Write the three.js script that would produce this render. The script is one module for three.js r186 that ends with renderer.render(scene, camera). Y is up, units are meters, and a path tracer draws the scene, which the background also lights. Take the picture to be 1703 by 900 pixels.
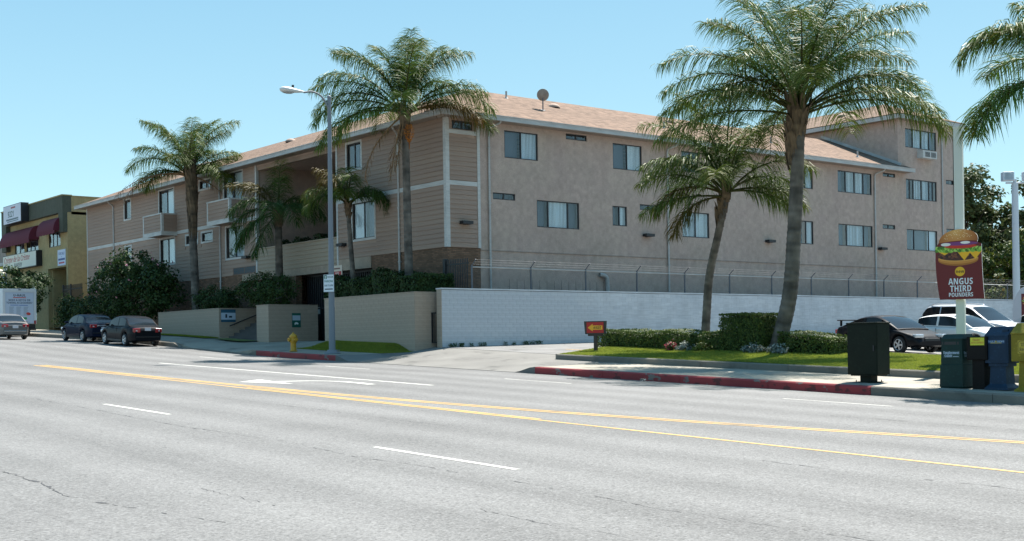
import * as THREE from 'three';
import { mergeGeometries, mergeVertices, toCreasedNormals } from 'three/addons/utils/BufferGeometryUtils.js';
import { RoundedBoxGeometry } from 'three/addons/geometries/RoundedBoxGeometry.js';

// World: x runs along the street (to the right), z = -v where v is the distance across the street, y is up; the eye is at y = 0.
const scene = new THREE.Scene();
const camera = new THREE.PerspectiveCamera(30.37, 1703 / 1154, 0.1, 2500);
camera.position.set(0, 0, 0);
camera.lookAt(-0.7815, 0, -0.624);
camera.rotateZ(-0.0152);
camera.setViewOffset(1703, 1154, 0, 0, 1703, 900);

const SUN = new THREE.Vector3(-0.19, 1, -0.58).normalize();
{ // the sky: clear summer air, paler to the horizon and around the sun
  const W = 1024, H = 512, a = new Float32Array(W * H * 4), d = new THREE.Vector3();
  for (let j = 0; j < H; j++) for (let i = 0; i < W; i++) {
    const el = ((j + 0.5) / H - 0.5) * Math.PI, az = ((i + 0.5) / W - 0.5) * 2 * Math.PI;
    d.set(Math.cos(el) * Math.cos(az), Math.sin(el), Math.cos(el) * Math.sin(az));
    const h = Math.max(d.y, 0), g = Math.max(d.dot(SUN), 0), air = Math.exp(-h * 4.4);
    const glow = 0.10 * Math.pow(g, 6) + 0.35 * Math.pow(g, 60);
    let c = [0.040 + 0.25 * air, 0.134 + 0.295 * air, 0.245 + 0.20 * air];
    if (d.y < 0) { const k = Math.min(1, -d.y * 8); c = c.map((x, n) => x * (1 - k) + [0.2, 0.19, 0.17][n] * k); }
    a.set([c[0] + glow * 0.95, c[1] + glow * 0.95, c[2] + glow * 0.9, 1], (j * W + i) * 4);
  }
  const t = new THREE.DataTexture(a, W, H, THREE.RGBAFormat, THREE.FloatType);
  t.mapping = THREE.EquirectangularReflectionMapping; t.magFilter = t.minFilter = THREE.LinearFilter; t.needsUpdate = true;
  scene.background = t; scene.environment = t;
}
const sun = new THREE.DirectionalLight(new THREE.Color().setRGB(1, 0.955, 0.88), 4.1);
sun.position.copy(SUN).multiplyScalar(160).add(new THREE.Vector3(-45, 0, -35)); sun.target.position.set(-45, 0, -35);
sun.castShadow = true; sun.shadow.mapSize.set(4096, 4096);
Object.assign(sun.shadow.camera, { left: -90, right: 90, top: 90, bottom: -90, near: 1, far: 400 });
scene.add(sun, sun.target);
const renderer = new THREE.WebGLRenderer({ antialias: true });
renderer.toneMapping = THREE.LinearToneMapping; renderer.toneMappingExposure = 3.0;
renderer.shadowMap.enabled = true; renderer.shadowMap.type = THREE.PCFSoftShadowMap;

// ---------------------------------------------------------------- helpers
let seedN = 7;
function rng(s) { let a = s * 2654435761 >>> 0; return () => { a = (a + 0x6d2b79f5) | 0; let t = Math.imul(a ^ (a >>> 15), 1 | a); t = (t + Math.imul(t ^ (t >>> 7), 61 | t)) ^ t; return ((t ^ (t >>> 14)) >>> 0) / 4294967296; }; }
const lerp = (a, b, t) => a + (b - a) * t, clamp = (x, a = 0, b = 1) => Math.min(b, Math.max(a, x));
const smooth = (t) => { t = clamp(t); return t * t * (3 - 2 * t); };
const C = (r, g, b) => new THREE.Color().setRGB(r, g, b);
const P = (u, v, y) => new THREE.Vector3(u, y, -v);
const used = new Map();
function numbered(n) { const k = used.get(n) || 0; used.set(n, k + 1); return k ? n + '_' + String(k).padStart(3, '0') : n; }
function clean(g) { // plain non-indexed position + normal (+uv, +color)
  let q = g.index ? g.toNonIndexed() : g;
  for (const k of Object.keys(q.attributes)) if (!['position', 'normal', 'uv', 'color'].includes(k)) q.deleteAttribute(k);
  return q;
}
function metric(g) { // uv in metres by the way each face points
  const p = g.attributes.position, n = p.count, uv = new Float32Array(n * 2), a = new THREE.Vector3(), b = new THREE.Vector3(), c = new THREE.Vector3();
  for (let i = 0; i < n; i += 3) {
    a.fromBufferAttribute(p, i); b.fromBufferAttribute(p, i + 1).sub(a); c.fromBufferAttribute(p, i + 2).sub(a); b.cross(c);
    const x = Math.abs(b.x), y = Math.abs(b.y), z = Math.abs(b.z);
    for (let k = i; k < i + 3; k++) {
      if (y >= x && y >= z) { uv[2 * k] = p.getX(k); uv[2 * k + 1] = -p.getZ(k); }
      else if (x >= z) { uv[2 * k] = -p.getZ(k); uv[2 * k + 1] = p.getY(k); }
      else { uv[2 * k] = p.getX(k); uv[2 * k + 1] = p.getY(k); }
    }
  }
  g.setAttribute('uv', new THREE.BufferAttribute(uv, 2));
}
function join(list, mat) {
  const gs = [].concat(list).map(clean), colored = gs.some((g) => g.attributes.color);
  for (const g of gs) {
    if (!g.attributes.normal) g.computeVertexNormals();
    if (!(mat && mat.userData.ownUV && g.attributes.uv)) metric(g);
    if (colored && !g.attributes.color) g.setAttribute('color', new THREE.BufferAttribute(new Float32Array(g.attributes.position.count * 3).fill(1), 3));
  }
  return gs.length === 1 ? gs[0] : mergeGeometries(gs);
}
function rootOf(o) { while (o.parent && o.parent !== scene) o = o.parent; return o; }
// one named mesh from geometries given in world coordinates
function part(name, geos, mat, parent) {
  const g = join(geos, mat);
  if (parent) { const p = rootOf(parent).position; g.translate(-p.x, -p.y, -p.z); }
  const m = new THREE.Mesh(g, mat); m.name = parent ? name : numbered(name); m.castShadow = m.receiveShadow = true;
  (parent || scene).add(m); return m;
}
// one named mesh from geometries given in the thing's own coordinates
function partL(name, geos, mat, parent) {
  const m = new THREE.Mesh(join(geos, mat), mat); m.name = name; m.castShadow = m.receiveShadow = true; parent.add(m); return m;
}
function piece(name, geo, mat, parent, pos, turn = 0, scale) { // shares its geometry with its likes; pos in world coordinates
  const m = new THREE.Mesh(geo, mat), r = rootOf(parent).position; m.name = name; m.castShadow = m.receiveShadow = true;
  m.position.set(pos.x - r.x, pos.y - r.y, pos.z - r.z); m.rotation.y = turn; if (scale) m.scale.copy(scale);
  parent.add(m); return m;
}
function thing(name, label, category, pos, group) {
  const o = new THREE.Group(); o.name = numbered(name); if (pos) o.position.copy(pos);
  o.userData = { label, category }; if (group) o.userData.group = group; scene.add(o); return o;
}
function tag(o, label, category, group) { o.userData.label = label; o.userData.category = category; if (group) o.userData.group = group; return o; }
function struct(o, label) { o.userData.kind = 'structure'; if (label) o.userData.label = label; return o; }
function stuff(o) { o.userData.kind = 'stuff'; return o; }
const box = (u0, u1, y0, y1, v0, v1) => new THREE.BoxGeometry(u1 - u0, y1 - y0, v1 - v0).translate((u0 + u1) / 2, (y0 + y1) / 2, -(v0 + v1) / 2);
function rbox(w, h, d, r = 0.02, seg = 2) { return new RoundedBoxGeometry(w, h, d, seg, r); }
// frames of flat fronts: a along the wall to the right, y up, n outward
const frontF = (v) => new THREE.Matrix4().makeTranslation(0, 0, -v);
const sideF = (u) => new THREE.Matrix4().makeRotationY(Math.PI / 2).setPosition(u, 0, 0);
const fbox = (f, a0, a1, y0, y1, n0, n1) => new THREE.BoxGeometry(a1 - a0, y1 - y0, n1 - n0).translate((a0 + a1) / 2, (y0 + y1) / 2, (n0 + n1) / 2).applyMatrix4(f);
const fpos = (f, a, y, n) => new THREE.Vector3(a, y, n).applyMatrix4(f);
const fturn = (f) => Math.atan2(f.elements[8], f.elements[10]);
function wallGeo(f, a0, a1, y0, y1, holes, t) {
  const s = new THREE.Shape([[a0, y0], [a1, y0], [a1, y1], [a0, y1]].map((p) => new THREE.Vector2(...p)));
  for (const [b0, b1, z0, z1] of holes) s.holes.push(new THREE.Path([[b0, z0], [b0, z1], [b1, z1], [b1, z0]].map((p) => new THREE.Vector2(...p))));
  return new THREE.ExtrudeGeometry(s, { depth: t, bevelEnabled: false }).translate(0, 0, -t).applyMatrix4(f);
}
function tube(p, q, r0, r1 = r0, seg = 8) {
  const d = q.clone().sub(p), g = new THREE.CylinderGeometry(r1, r0, d.length(), seg, 1);
  return g.translate(0, d.length() / 2, 0).applyQuaternion(new THREE.Quaternion().setFromUnitVectors(new THREE.Vector3(0, 1, 0), d.clone().normalize())).translate(p.x, p.y, p.z);
}
function bendTube(pts, r, n = 16, seg = 8) { return new THREE.TubeGeometry(new THREE.CatmullRomCurve3(pts), n, r, seg, false); }
function sheet(us, vs, yf) { // ground sheet, facing up
  const pos = [], uv = [], idx = [], nu = us.length, nv = vs.length;
  for (const v of vs) for (const u of us) { const uu = Array.isArray(u) ? u : u; pos.push(uu, yf(uu, v), -v); uv.push(uu, v); }
  for (let j = 0; j < nv - 1; j++) for (let i = 0; i < nu - 1; i++) { const a = j * nu + i, b = a + 1, c = a + nu, d = c + 1; idx.push(a, b, d, a, d, c); }
  const g = new THREE.BufferGeometry(); g.setAttribute('position', new THREE.Float32BufferAttribute(pos, 3)); g.setAttribute('uv', new THREE.Float32BufferAttribute(uv, 2)); g.setIndex(idx); g.computeVertexNormals(); return g;
}
const steps = (a, b, n) => Array.from({ length: n + 1 }, (_, i) => lerp(a, b, i / n));
function slab(u0, u1, v0, v1, top, bot) { // a block whose top follows the ground
  const c = [[u0, v0], [u1, v0], [u1, v1], [u0, v1]], T = c.map(([u, v]) => [u, top(u, v), -v]), B = c.map(([u, v]) => [u, bot(u, v), -v]);
  const tri = []; const q = (a, b, c2, d) => tri.push(a, b, c2, a, c2, d);
  q(T[0], T[1], T[2], T[3]); q(B[3], B[2], B[1], B[0]); for (let i = 0; i < 4; i++) { const j = (i + 1) % 4; q(B[i], B[j], T[j], T[i]); }
  const g = new THREE.BufferGeometry(); g.setAttribute('position', new THREE.Float32BufferAttribute(tri.flat(), 3)); g.computeVertexNormals(); return g;
}
function prismU(profile, u0, u1, yo) { // profile [v, y] counter-clockwise seen from +u, swept along the street
  const tri = [], n = profile.length, a = profile.map(([v, y]) => [u0, y + yo(u0), -v]), b = profile.map(([v, y]) => [u1, y + yo(u1), -v]);
  for (let i = 0; i < n; i++) { const j = (i + 1) % n; tri.push(a[i], b[i], b[j], a[i], b[j], a[j]); }
  for (let i = 1; i < n - 1; i++) { tri.push(a[0], a[i], a[i + 1]); tri.push(b[0], b[i + 1], b[i]); }
  const g = new THREE.BufferGeometry(); g.setAttribute('position', new THREE.Float32BufferAttribute(tri.flat(), 3)); g.computeVertexNormals(); return g;
}

// ---------------------------------------------------------------- textures and materials
function hash(x, y, s) { let h = Math.imul(x, 374761393) + Math.imul(y, 668265263) + Math.imul(s, 974634777) | 0; h = Math.imul(h ^ (h >>> 13), 1274126177); return ((h ^ (h >>> 16)) >>> 0) / 4294967296; }
function vn(x, y, px, py, s) { // value noise that repeats after px, py cells
  const xi = Math.floor(x), yi = Math.floor(y), fx = x - xi, fy = y - yi, sx = fx * fx * (3 - 2 * fx), sy = fy * fy * (3 - 2 * fy);
  const x0 = ((xi % px) + px) % px, x1 = (x0 + 1) % px, y0 = ((yi % py) + py) % py, y1 = (y0 + 1) % py;
  return lerp(lerp(hash(x0, y0, s), hash(x1, y0, s), sx), lerp(hash(x0, y1, s), hash(x1, y1, s), sx), sy);
}
function fbm(u, v, c, oct, s) { let a = 0, w = 0.5, t = 0; for (let o = 0; o < oct; o++) { a += w * vn(u * c, v * c, c, c, s + o); t += w; w *= 0.55; c *= 2; } return a / t; }
function tex(w, h, f, srgb, sx, sy = sx) { // f(u, v) -> [r,g,b] 0..1 ; sx, sy: metres covered
  const a = new Uint8Array(w * h * 4);
  for (let j = 0; j < h; j++) for (let i = 0; i < w; i++) { const c = f(i / w, j / h, i, j), k = (j * w + i) * 4; a[k] = clamp(c[0]) * 255; a[k + 1] = clamp(c[1]) * 255; a[k + 2] = clamp(c[2]) * 255; a[k + 3] = 255; }
  const t = new THREE.DataTexture(a, w, h); t.wrapS = t.wrapT = THREE.RepeatWrapping; t.magFilter = THREE.LinearFilter; t.minFilter = THREE.LinearMipmapLinearFilter; t.generateMipmaps = true;
  if (srgb) t.colorSpace = THREE.SRGBColorSpace; t.repeat.set(1 / sx, 1 / sy); t.needsUpdate = true; return t;
}
function mat(color, roughness, o = {}) { const m = new THREE.MeshPhysicalMaterial({ color, roughness, ...o }); m.side = THREE.DoubleSide; return m; }
const g1 = (x) => [x, x, x];
const roadMap = tex(2048, 2048, (u, v) => {
  const V = v * 40, x = u * 28; // metres
  const track = 0.035 * Math.sin(V * 3.3 + 0.6 * vn(u * 6, v * 4, 6, 4, 3)) * smooth((V - 4) / 2);
  const coarse = fbm(u, v, 5, 5, 11), patch = fbm(u, v, 22, 3, 31), grain = hash(Math.floor(u * 2048), Math.floor(v * 2048), 5), g2 = vn(u * 700, v * 1000, 700, 1000, 8);
  const streak = vn(u * 7, v * 220, 7, 220, 17);
  let b = 0.80 + 0.12 * (coarse - 0.5) + 0.06 * (patch - 0.5) + 0.24 * (grain - 0.5) + 0.06 * (g2 - 0.5) + 0.03 * (streak - 0.5) + track;
  if (grain > 0.985) b += 0.14; if (grain < 0.02) b -= 0.16;
  return [b, b * 0.995, b * 0.985];
}, true, 28, 40);
const grainBump = tex(1024, 1024, (u, v, i, j) => g1(0.5 * hash(i, j, 2) + 0.5 * vn(u * 300, v * 300, 300, 300, 4)), false, 3);
const concreteMap = tex(1024, 1024, (u, v, i, j) => { const b = 0.82 + 0.22 * (fbm(u, v, 4, 6, 21) - 0.5) + 0.14 * (hash(i, j, 9) - 0.5) - (fbm(u, v, 9, 4, 61) > 0.66 ? 0.1 * (fbm(u, v, 9, 4, 61) - 0.66) * 8 : 0); return [b, b * 0.99, b * 0.97]; }, true, 5);
const stuccoMap = tex(1024, 1024, (u, v, i, j) => { const b = 0.85 + 0.09 * (fbm(u, v, 3, 4, 41) - 0.5) + 0.12 * (fbm(u, v, 34, 3, 45) - 0.5) + 0.2 * (hash(i, j, 19) - 0.5) + 0.02 * (vn(u * 60, v * 5, 60, 5, 77) - 0.5); return [b, b * (0.99 + 0.02 * fbm(u, v, 6, 2, 5)), b]; }, true, 7);
const stuccoBump = tex(512, 512, (u, v, i, j) => g1(0.6 * vn(u * 64, v * 64, 64, 64, 3) + 0.4 * hash(i, j, 7)), false, 1.6);
const paintMap = tex(512, 512, (u, v, i, j) => { const b = 0.88 + 0.14 * (fbm(u, v, 4, 4, 51) - 0.5) + 0.08 * (vn(u * 8, v * 128, 8, 128, 7) - 0.5) + 0.05 * (hash(i, j, 3) - 0.5); return g1(b); }, true, 3);
const BR = { w: 1.6, h: 1.2, nx: 8, ny: 16 };
function brickAt(u, v) { const r = Math.floor(v * BR.ny), x = u * BR.nx + (r & 1) * 0.5, k = Math.floor(x), fx = x - k, fy = v * BR.ny - r; return { r, k: ((k % BR.nx) + BR.nx) % BR.nx, m: Math.min(fx, 1 - fx) * 0.2 < 0.007 || Math.min(fy, 1 - fy) * 0.075 < 0.007 }; }
const brickMap = tex(1024, 768, (u, v, i, j) => { const b = brickAt(u, v), n = 0.1 * (hash(i, j, 3) - 0.5); if (b.m) return [0.44 + n, 0.39 + n, 0.34 + n]; const t = hash(b.k, b.r, 4); return [0.46 + 0.16 * t + n, 0.345 + 0.13 * t + n, 0.265 + 0.11 * t + n]; }, true, BR.w, BR.h);
const brickBump = tex(1024, 768, (u, v, i, j) => g1(brickAt(u, v).m ? 0 : 0.8 + 0.2 * hash(i, j, 6)), false, BR.w, BR.h);
const shingle = (u, v) => { const ny = 28, r = Math.floor(v * ny), x = u * 14 + hash(r, 3, 5), k = Math.floor(x); return { t: hash(((k % 14) + 14) % 14, r, 8), fy: v * ny - r, fx: x - k, r }; };
const shingleMap = tex(1024, 1024, (u, v, i, j) => { const s = shingle(u, v), b = 0.80 + 0.20 * (s.t - 0.5) + 0.16 * (hash(i, j, 2) - 0.5) + 0.10 * (fbm(u, v, 3, 4, 71) - 0.5); return [b, b * 0.985, b * 0.97]; }, true, 4.2);
const shingleBump = tex(1024, 1024, (u, v, i, j) => { const s = shingle(u, v); return g1(0.75 * (1 - s.fy) + 0.15 * hash(i, j, 4) + (s.fx < 0.03 ? -0.2 : 0)); }, false, 4.2);
const barkMap = tex(512, 512, (u, v, i, j) => { const ring = vn(u * 4, v * 26, 4, 26, 3), b = 0.72 + 0.32 * (ring - 0.5) + 0.3 * (fbm(u, v, 8, 4, 9) - 0.5) + 0.12 * (hash(i, j, 5) - 0.5); return [b, b * 0.97, b * 0.93]; }, true, 1, 3.2);
const barkBump = tex(512, 512, (u, v) => g1(0.7 * vn(u * 4, v * 26, 4, 26, 3) + 0.3 * fbm(u, v, 10, 3, 2)), false, 1, 3.2);
const grassMap = tex(512, 512, (u, v, i, j) => { const b = 0.7 + 0.5 * (fbm(u, v, 12, 4, 3) - 0.5) + 0.35 * (hash(i, j, 4) - 0.5); return [b, b, b * 0.9]; }, true, 3);

const scuffMap = tex(512, 512, (u, v, i, j) => { const b = 0.86 + 0.16 * (fbm(u, v, 6, 4, 15) - 0.5) + (vn(u * 5, v * 190, 5, 190, 4) > 0.93 ? 0.12 : 0) + (fbm(u, v, 24, 3, 33) > 0.7 ? 0.14 : 0); return g1(b); }, true, 1.3);
const redMap = tex(1024, 512, (u, v, i, j) => { const n = 0.1 * (hash(i, j, 3) - 0.5), w = fbm(u, v, 10, 5, 81), k = 0.9 + 0.3 * (fbm(u, v, 4, 4, 9) - 0.5); return w > 0.69 ? [0.42 + n, 0.38 + n, 0.36 + n] : w < 0.3 ? [0.34 + n, 0.12 + n, 0.12 + n] : [0.60 * k + n, 0.165 * k + n * 0.4, 0.18 * k + n * 0.4]; }, true, 4, 2);
const M = {
  road: mat(C(0.248, 0.247, 0.246), 0.85, { map: roadMap, bumpMap: grainBump, bumpScale: 0.006, specularIntensity: 0.55 }),
  lot: mat(C(0.27, 0.27, 0.275), 0.85, { map: concreteMap, bumpMap: grainBump, bumpScale: 0.004, specularIntensity: 0.5 }),
  ground: mat(C(0.2, 0.18, 0.15), 0.95, { map: concreteMap }),
  walk: mat(C(0.43, 0.395, 0.335), 0.88, { map: concreteMap, bumpMap: grainBump, bumpScale: 0.002 }),
  apron: mat(C(0.225, 0.22, 0.21), 0.88, { map: concreteMap, bumpMap: grainBump, bumpScale: 0.002 }),
  kerb: mat(C(0.25, 0.232, 0.20), 0.88, { map: concreteMap, bumpMap: grainBump, bumpScale: 0.002 }),
  red: mat(C(1, 1, 1), 0.65, { map: redMap }),
  white: mat(C(0.74, 0.74, 0.71), 0.7, { map: concreteMap }),
  yellow: mat(C(0.72, 0.44, 0.12), 0.7, { map: concreteMap }),
  crack: mat(C(0.035, 0.035, 0.037), 0.8),
  stucco: mat(C(0.62, 0.465, 0.385), 0.92, { map: stuccoMap, bumpMap: stuccoBump, bumpScale: 0.006 }),
  stuccoDim: mat(C(0.43, 0.36, 0.31), 0.92, { map: stuccoMap, bumpMap: stuccoBump, bumpScale: 0.006 }),
  siding: [0, 1, 2].map((k) => mat(C(0.47 * (1 - 0.03 * k), 0.33 * (1 - 0.035 * k), 0.25 * (1 - 0.03 * k)), 0.8, { map: paintMap })),
  creamBoard: mat(C(0.48, 0.38, 0.275), 0.8, { map: paintMap }),
  cream: [0, 1, 2].map((k) => mat(C(0.53 * (1 - 0.015 * k), 0.41 * (1 - 0.018 * k), 0.31 * (1 - 0.018 * k)), 0.85, { map: paintMap, bumpMap: stuccoBump, bumpScale: 0.003 })),
  creamCore: mat(C(0.50, 0.388, 0.292), 0.9, { map: stuccoMap }),
  block: [0, 1, 2, 3].map((k) => mat(C(0.72 * (1 - 0.04 * k), 0.73 * (1 - 0.034 * k), 0.745 * (1 - 0.026 * k)), 0.8, { map: paintMap, bumpMap: stuccoBump, bumpScale: 0.003 })),
  blockCore: mat(C(0.62, 0.63, 0.645), 0.9, { map: stuccoMap }),
  trim: mat(C(0.66, 0.64, 0.60), 0.7, { map: paintMap }),
  gutter: mat(C(0.58, 0.56, 0.53), 0.6, { map: paintMap }),
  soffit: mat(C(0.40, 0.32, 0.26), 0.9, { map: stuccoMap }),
  brick: mat(C(0.72, 0.70, 0.68), 0.92, { map: brickMap, bumpMap: brickBump, bumpScale: 0.008 }),
  roof: mat(C(0.285, 0.195, 0.145), 0.93, { map: shingleMap, bumpMap: shingleBump, bumpScale: 0.012, specularIntensity: 0.4 }),
  bronze: mat(C(0.035, 0.033, 0.034), 0.45, { metalness: 0.3 }),
  iron: mat(C(0.016, 0.016, 0.018), 0.5),
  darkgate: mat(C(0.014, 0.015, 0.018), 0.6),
  glass: mat(C(0.9, 0.94, 0.96), 0.03, { transmission: 1, thickness: 0, ior: 1.5 }),
  tint: mat(C(0.36, 0.42, 0.48), 0.03, { transmission: 1, thickness: 0, ior: 1.55 }),
  blind: [0, 1].map((k) => mat(C(0.82 - 0.12 * k, 0.83 - 0.11 * k, 0.80 - 0.08 * k), 0.85)),
  screen: mat(C(0.09, 0.105, 0.13), 0.8),
  galv: mat(C(0.10, 0.11, 0.125), 0.6),
  wire: mat(C(0.16, 0.165, 0.17), 0.6),
  olive: mat(C(0.115, 0.12, 0.085), 0.9, { map: stuccoMap }),
  ochre: mat(C(0.58, 0.44, 0.215), 0.9, { map: stuccoMap, bumpMap: stuccoBump, bumpScale: 0.005 }),
  maroon: mat(C(0.115, 0.012, 0.028), 0.85),
  bark: mat(C(0.215, 0.195, 0.175), 0.9, { map: barkMap, bumpMap: barkBump, bumpScale: 0.02 }),
  boot: mat(C(0.25, 0.175, 0.11), 0.9, { map: barkMap, bumpMap: barkBump, bumpScale: 0.012 }),
  wood: mat(C(0.12, 0.09, 0.065), 0.9, { map: barkMap }),
  frond: mat(C(1, 1, 1), 0.5, { vertexColors: true, transmission: 0.5, thickness: 0, specularIntensity: 0.2 }),
  dead: mat(C(0.30, 0.19, 0.10), 0.8, { vertexColors: true }),
  leaf: mat(C(1, 1, 1), 0.62, { vertexColors: true, transmission: 0.4, thickness: 0, specularIntensity: 0.3 }),
  petal: mat(C(1, 1, 1), 0.7, { vertexColors: true }),
  grass: mat(C(0.20, 0.265, 0.045), 0.9, { map: grassMap }),
  blade: mat(C(1, 1, 1), 0.7, { transmission: 0.5, thickness: 0, specularIntensity: 0.3 }),
  soil: mat(C(0.07, 0.05, 0.035), 0.95),
  step: mat(C(0.13, 0.12, 0.115), 0.9, { map: concreteMap }),
  black: mat(C(0.012, 0.012, 0.013), 0.5),
};
M.road.userData.ownUV = true; M.roof.userData.ownUV = true; M.bark.userData.ownUV = true; M.boot.userData.ownUV = true;
function canvasTex(w, h, draw) { const c = document.createElement('canvas'); c.width = w; c.height = h; const x = c.getContext('2d'); draw(x, w, h); const t = new THREE.CanvasTexture(c); t.colorSpace = THREE.SRGBColorSpace; return t; }
function print(w, h, draw, o = {}) { const m = mat(C(1, 1, 1), 0.55, { map: canvasTex(w, h, draw), ...o }); m.userData.ownUV = true; return m; }
// ---------------------------------------------------------------- the ground
const R = (u) => { u = clamp(u, -140, 60); return -1.966 - 0.034 * u + 0.3 * smooth((-48 - u) / 22); };      // road along the street
const K = 0.22;                                                                                              // kerb height
const S = (u, v) => R(u) + K + 0.02 * (v - 26.4);                                                            // footpath
const LOT = (u, v) => 0.02 + 0.0156 * (v - 31.1) - 0.044 * (u + 43.65);                                      // car park
const LAWN = (u, v) => S(u, 30) + 0.19 + 0.045 * (v - 30.1) + 0.02 * Math.sin(u * 0.9) * Math.sin(v * 1.1);
const A0 = -44.4, A1 = -31.9;                                                                                // car park entrance along the kerb
function APRON(u, v) {
  const low = v < 28.2 ? lerp(R(u) + 0.012, R(u) + 0.17, clamp((v - 26.4) / 1.8)) : lerp(R(u) + 0.17, LOT(u, 31.2), clamp((v - 28.2) / 3));
  const e = Math.min(smooth((u - A0) / 1.1), smooth((A1 - u) / 1.1)), hi = v < 29.9 ? S(u, v) : lerp(S(u, 29.9), LOT(u, 31.2), (v - 29.9) / 1.3);
  return lerp(hi, low, e);
}
struct(part('road', sheet(steps(-190, 70, 130), steps(-3.4, 26.42, 12), (u, v) => R(u)), M.road));
struct(part('ground', sheet(steps(-600, 600, 60), steps(-500, 700, 60), (u, v) => R(u) - 0.6 + (v > 60 ? -0.2 : 0)), M.ground));
struct(part('near_pavement', sheet(steps(-140, 60, 40), [-9, -3.58], (u, v) => R(u) + 0.2), M.walk));
struct(part('near_kerb', prismU([[-3.58, -0.2], [-3.4, -0.2], [-3.4, 0.16], [-3.43, 0.2], [-3.58, 0.2]].reverse(), -140, 60, (u) => R(u)), M.kerb));
struct(part('car_park', sheet(steps(-43.66, 30, 40), steps(31.1, 130, 40), LOT), M.lot));
struct(part('driveway_apron', sheet(steps(A0, A1, 48), steps(26.4, 31.12, 20), APRON), M.apron));
{ const t = []; for (let i = 0; i < 48; i++) { const a = lerp(A0, A1, i / 48), b = lerp(A0, A1, (i + 1) / 48), q = [[a, R(a) - 0.2], [b, R(b) - 0.2], [b, APRON(b, 26.4)], [a, APRON(a, 26.4)]]; for (const k of [0, 1, 2, 0, 2, 3]) t.push(q[k][0], q[k][1], -26.402); } const g = new THREE.BufferGeometry(); g.setAttribute('position', new THREE.Float32BufferAttribute(t, 3)); g.computeVertexNormals(); struct(part('apron_edge', g, M.apron)); }
struct(part('back_yard', sheet(steps(-140, -44, 30), steps(33, 130, 20), (u, v) => R(u) + 0.35), M.ground));
{ // kerbs, stone by stone
  const prof = [[26.4, -0.25], [26.58, -0.25], [26.58, K], [26.43, K], [26.4, K - 0.035]];
  const run = (u0, u1, len, m, parent) => { const n = Math.max(1, Math.round((u1 - u0) / len)); for (let i = 0; i < n; i++) part('kerb_stone', prismU(prof, lerp(u0, u1, i / n) + 0.006, lerp(u0, u1, (i + 1) / n) - 0.006, R), m, parent); };
  const k = struct(new THREE.Group()); k.name = 'kerb'; scene.add(k);
  run(-51.2, A0, 3.4, M.red, k); run(A1, -19.0, 3.2, M.red, k); run(-19.0, 20, 3.2, M.kerb, k); run(-135, -60, 5, M.kerb, k);
  // ramps at the garage entrance
  part('kerb_ramp', [slab(-51.99, -51.21, 26.4, 26.58, (u) => R(u) + lerp(0.03, K, (u + 52) / 0.8), (u) => R(u) - 0.25), slab(-60, -59.2, 26.4, 26.58, (u) => R(u) + lerp(K, 0.03, (u + 60) / 0.8), (u) => R(u) - 0.25), slab(-59.2, -52, 26.4, 26.58, (u) => R(u) + 0.03, (u) => R(u) - 0.25)], M.kerb, k);
}
{ // footpaths, slab by slab
  const p = struct(new THREE.Group()); p.name = 'pavement'; scene.add(p);
  const lay = (u0, u1, v0, v1, len, yf) => { const n = Math.round((u1 - u0) / len); for (let i = 0; i < n; i++) part('paving_slab', slab(lerp(u0, u1, i / n) + 0.008, lerp(u0, u1, (i + 1) / n) - 0.008, v0, v1, (u, v) => yf(u, v), (u) => R(u) - 0.4), M.walk, p); };
  lay(A1 + 0.02, 22, 26.585, 28.2, 1.63, S); lay(A1 + 0.02, 22, 28.215, 29.9, 1.63, S);
  lay(-51.9, A0 - 0.02, 26.585, 28.6, 1.6, S);
  const G = (u, v) => { const e = Math.min(smooth((u + 60) / 1), smooth((-51.9 - u) / 1)); return lerp(S(u, v), R(u) + 0.03 + (v - 26.4) * 0.11, e); };
  lay(-60, -51.92, 26.585, 28.6, 1.62, G);
  lay(-135, -60.02, 26.585, 30.15, 2.2, S);
}
struct(part('garage_driveway', sheet(steps(-60.9, -51.6, 10), steps(28.6, 33.3, 10), (u, v) => lerp(S(u, 28.6) - 0.005, 0.45 - 0.01 * (u + 57), smooth((v - 28.6) / 3))), M.walk));
// lawns
const lawnLeft = (v) => -34.9 - 0.42 * (v - 30);
struct(part('lawn', (() => { const g = sheet(steps(0, 1, 60), steps(30.06, 35.5, 12), () => 0), p = g.attributes.position; for (let i = 0; i < p.count; i++) { const v = -p.getZ(i), u = lerp(lawnLeft(v), 14, p.getX(i)); p.setX(i, u); p.setY(i, LAWN(u, v)); } g.computeVertexNormals(); return g; })(), M.grass));
const BANK = (u, v) => S(u, v) + 0.004 + 0.32 * smooth((v - 28.6) / 1.3) * Math.min(smooth((-44.45 - u) / 1.4), smooth((u + 51.6) / 1));
struct(part('grass_verge', [sheet(steps(-51.6, -44.38, 20), steps(28.58, 30.25, 6), BANK), sheet(steps(-71, -62.8, 10), steps(29.45, 30.22, 3), (u, v) => S(u, v) + 0.035), sheet(steps(-61.6, -58.3, 5), steps(29.2, 30.22, 3), (u, v) => Math.max(S(u, v), 0.0) + 0.06)], M.grass));
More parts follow.
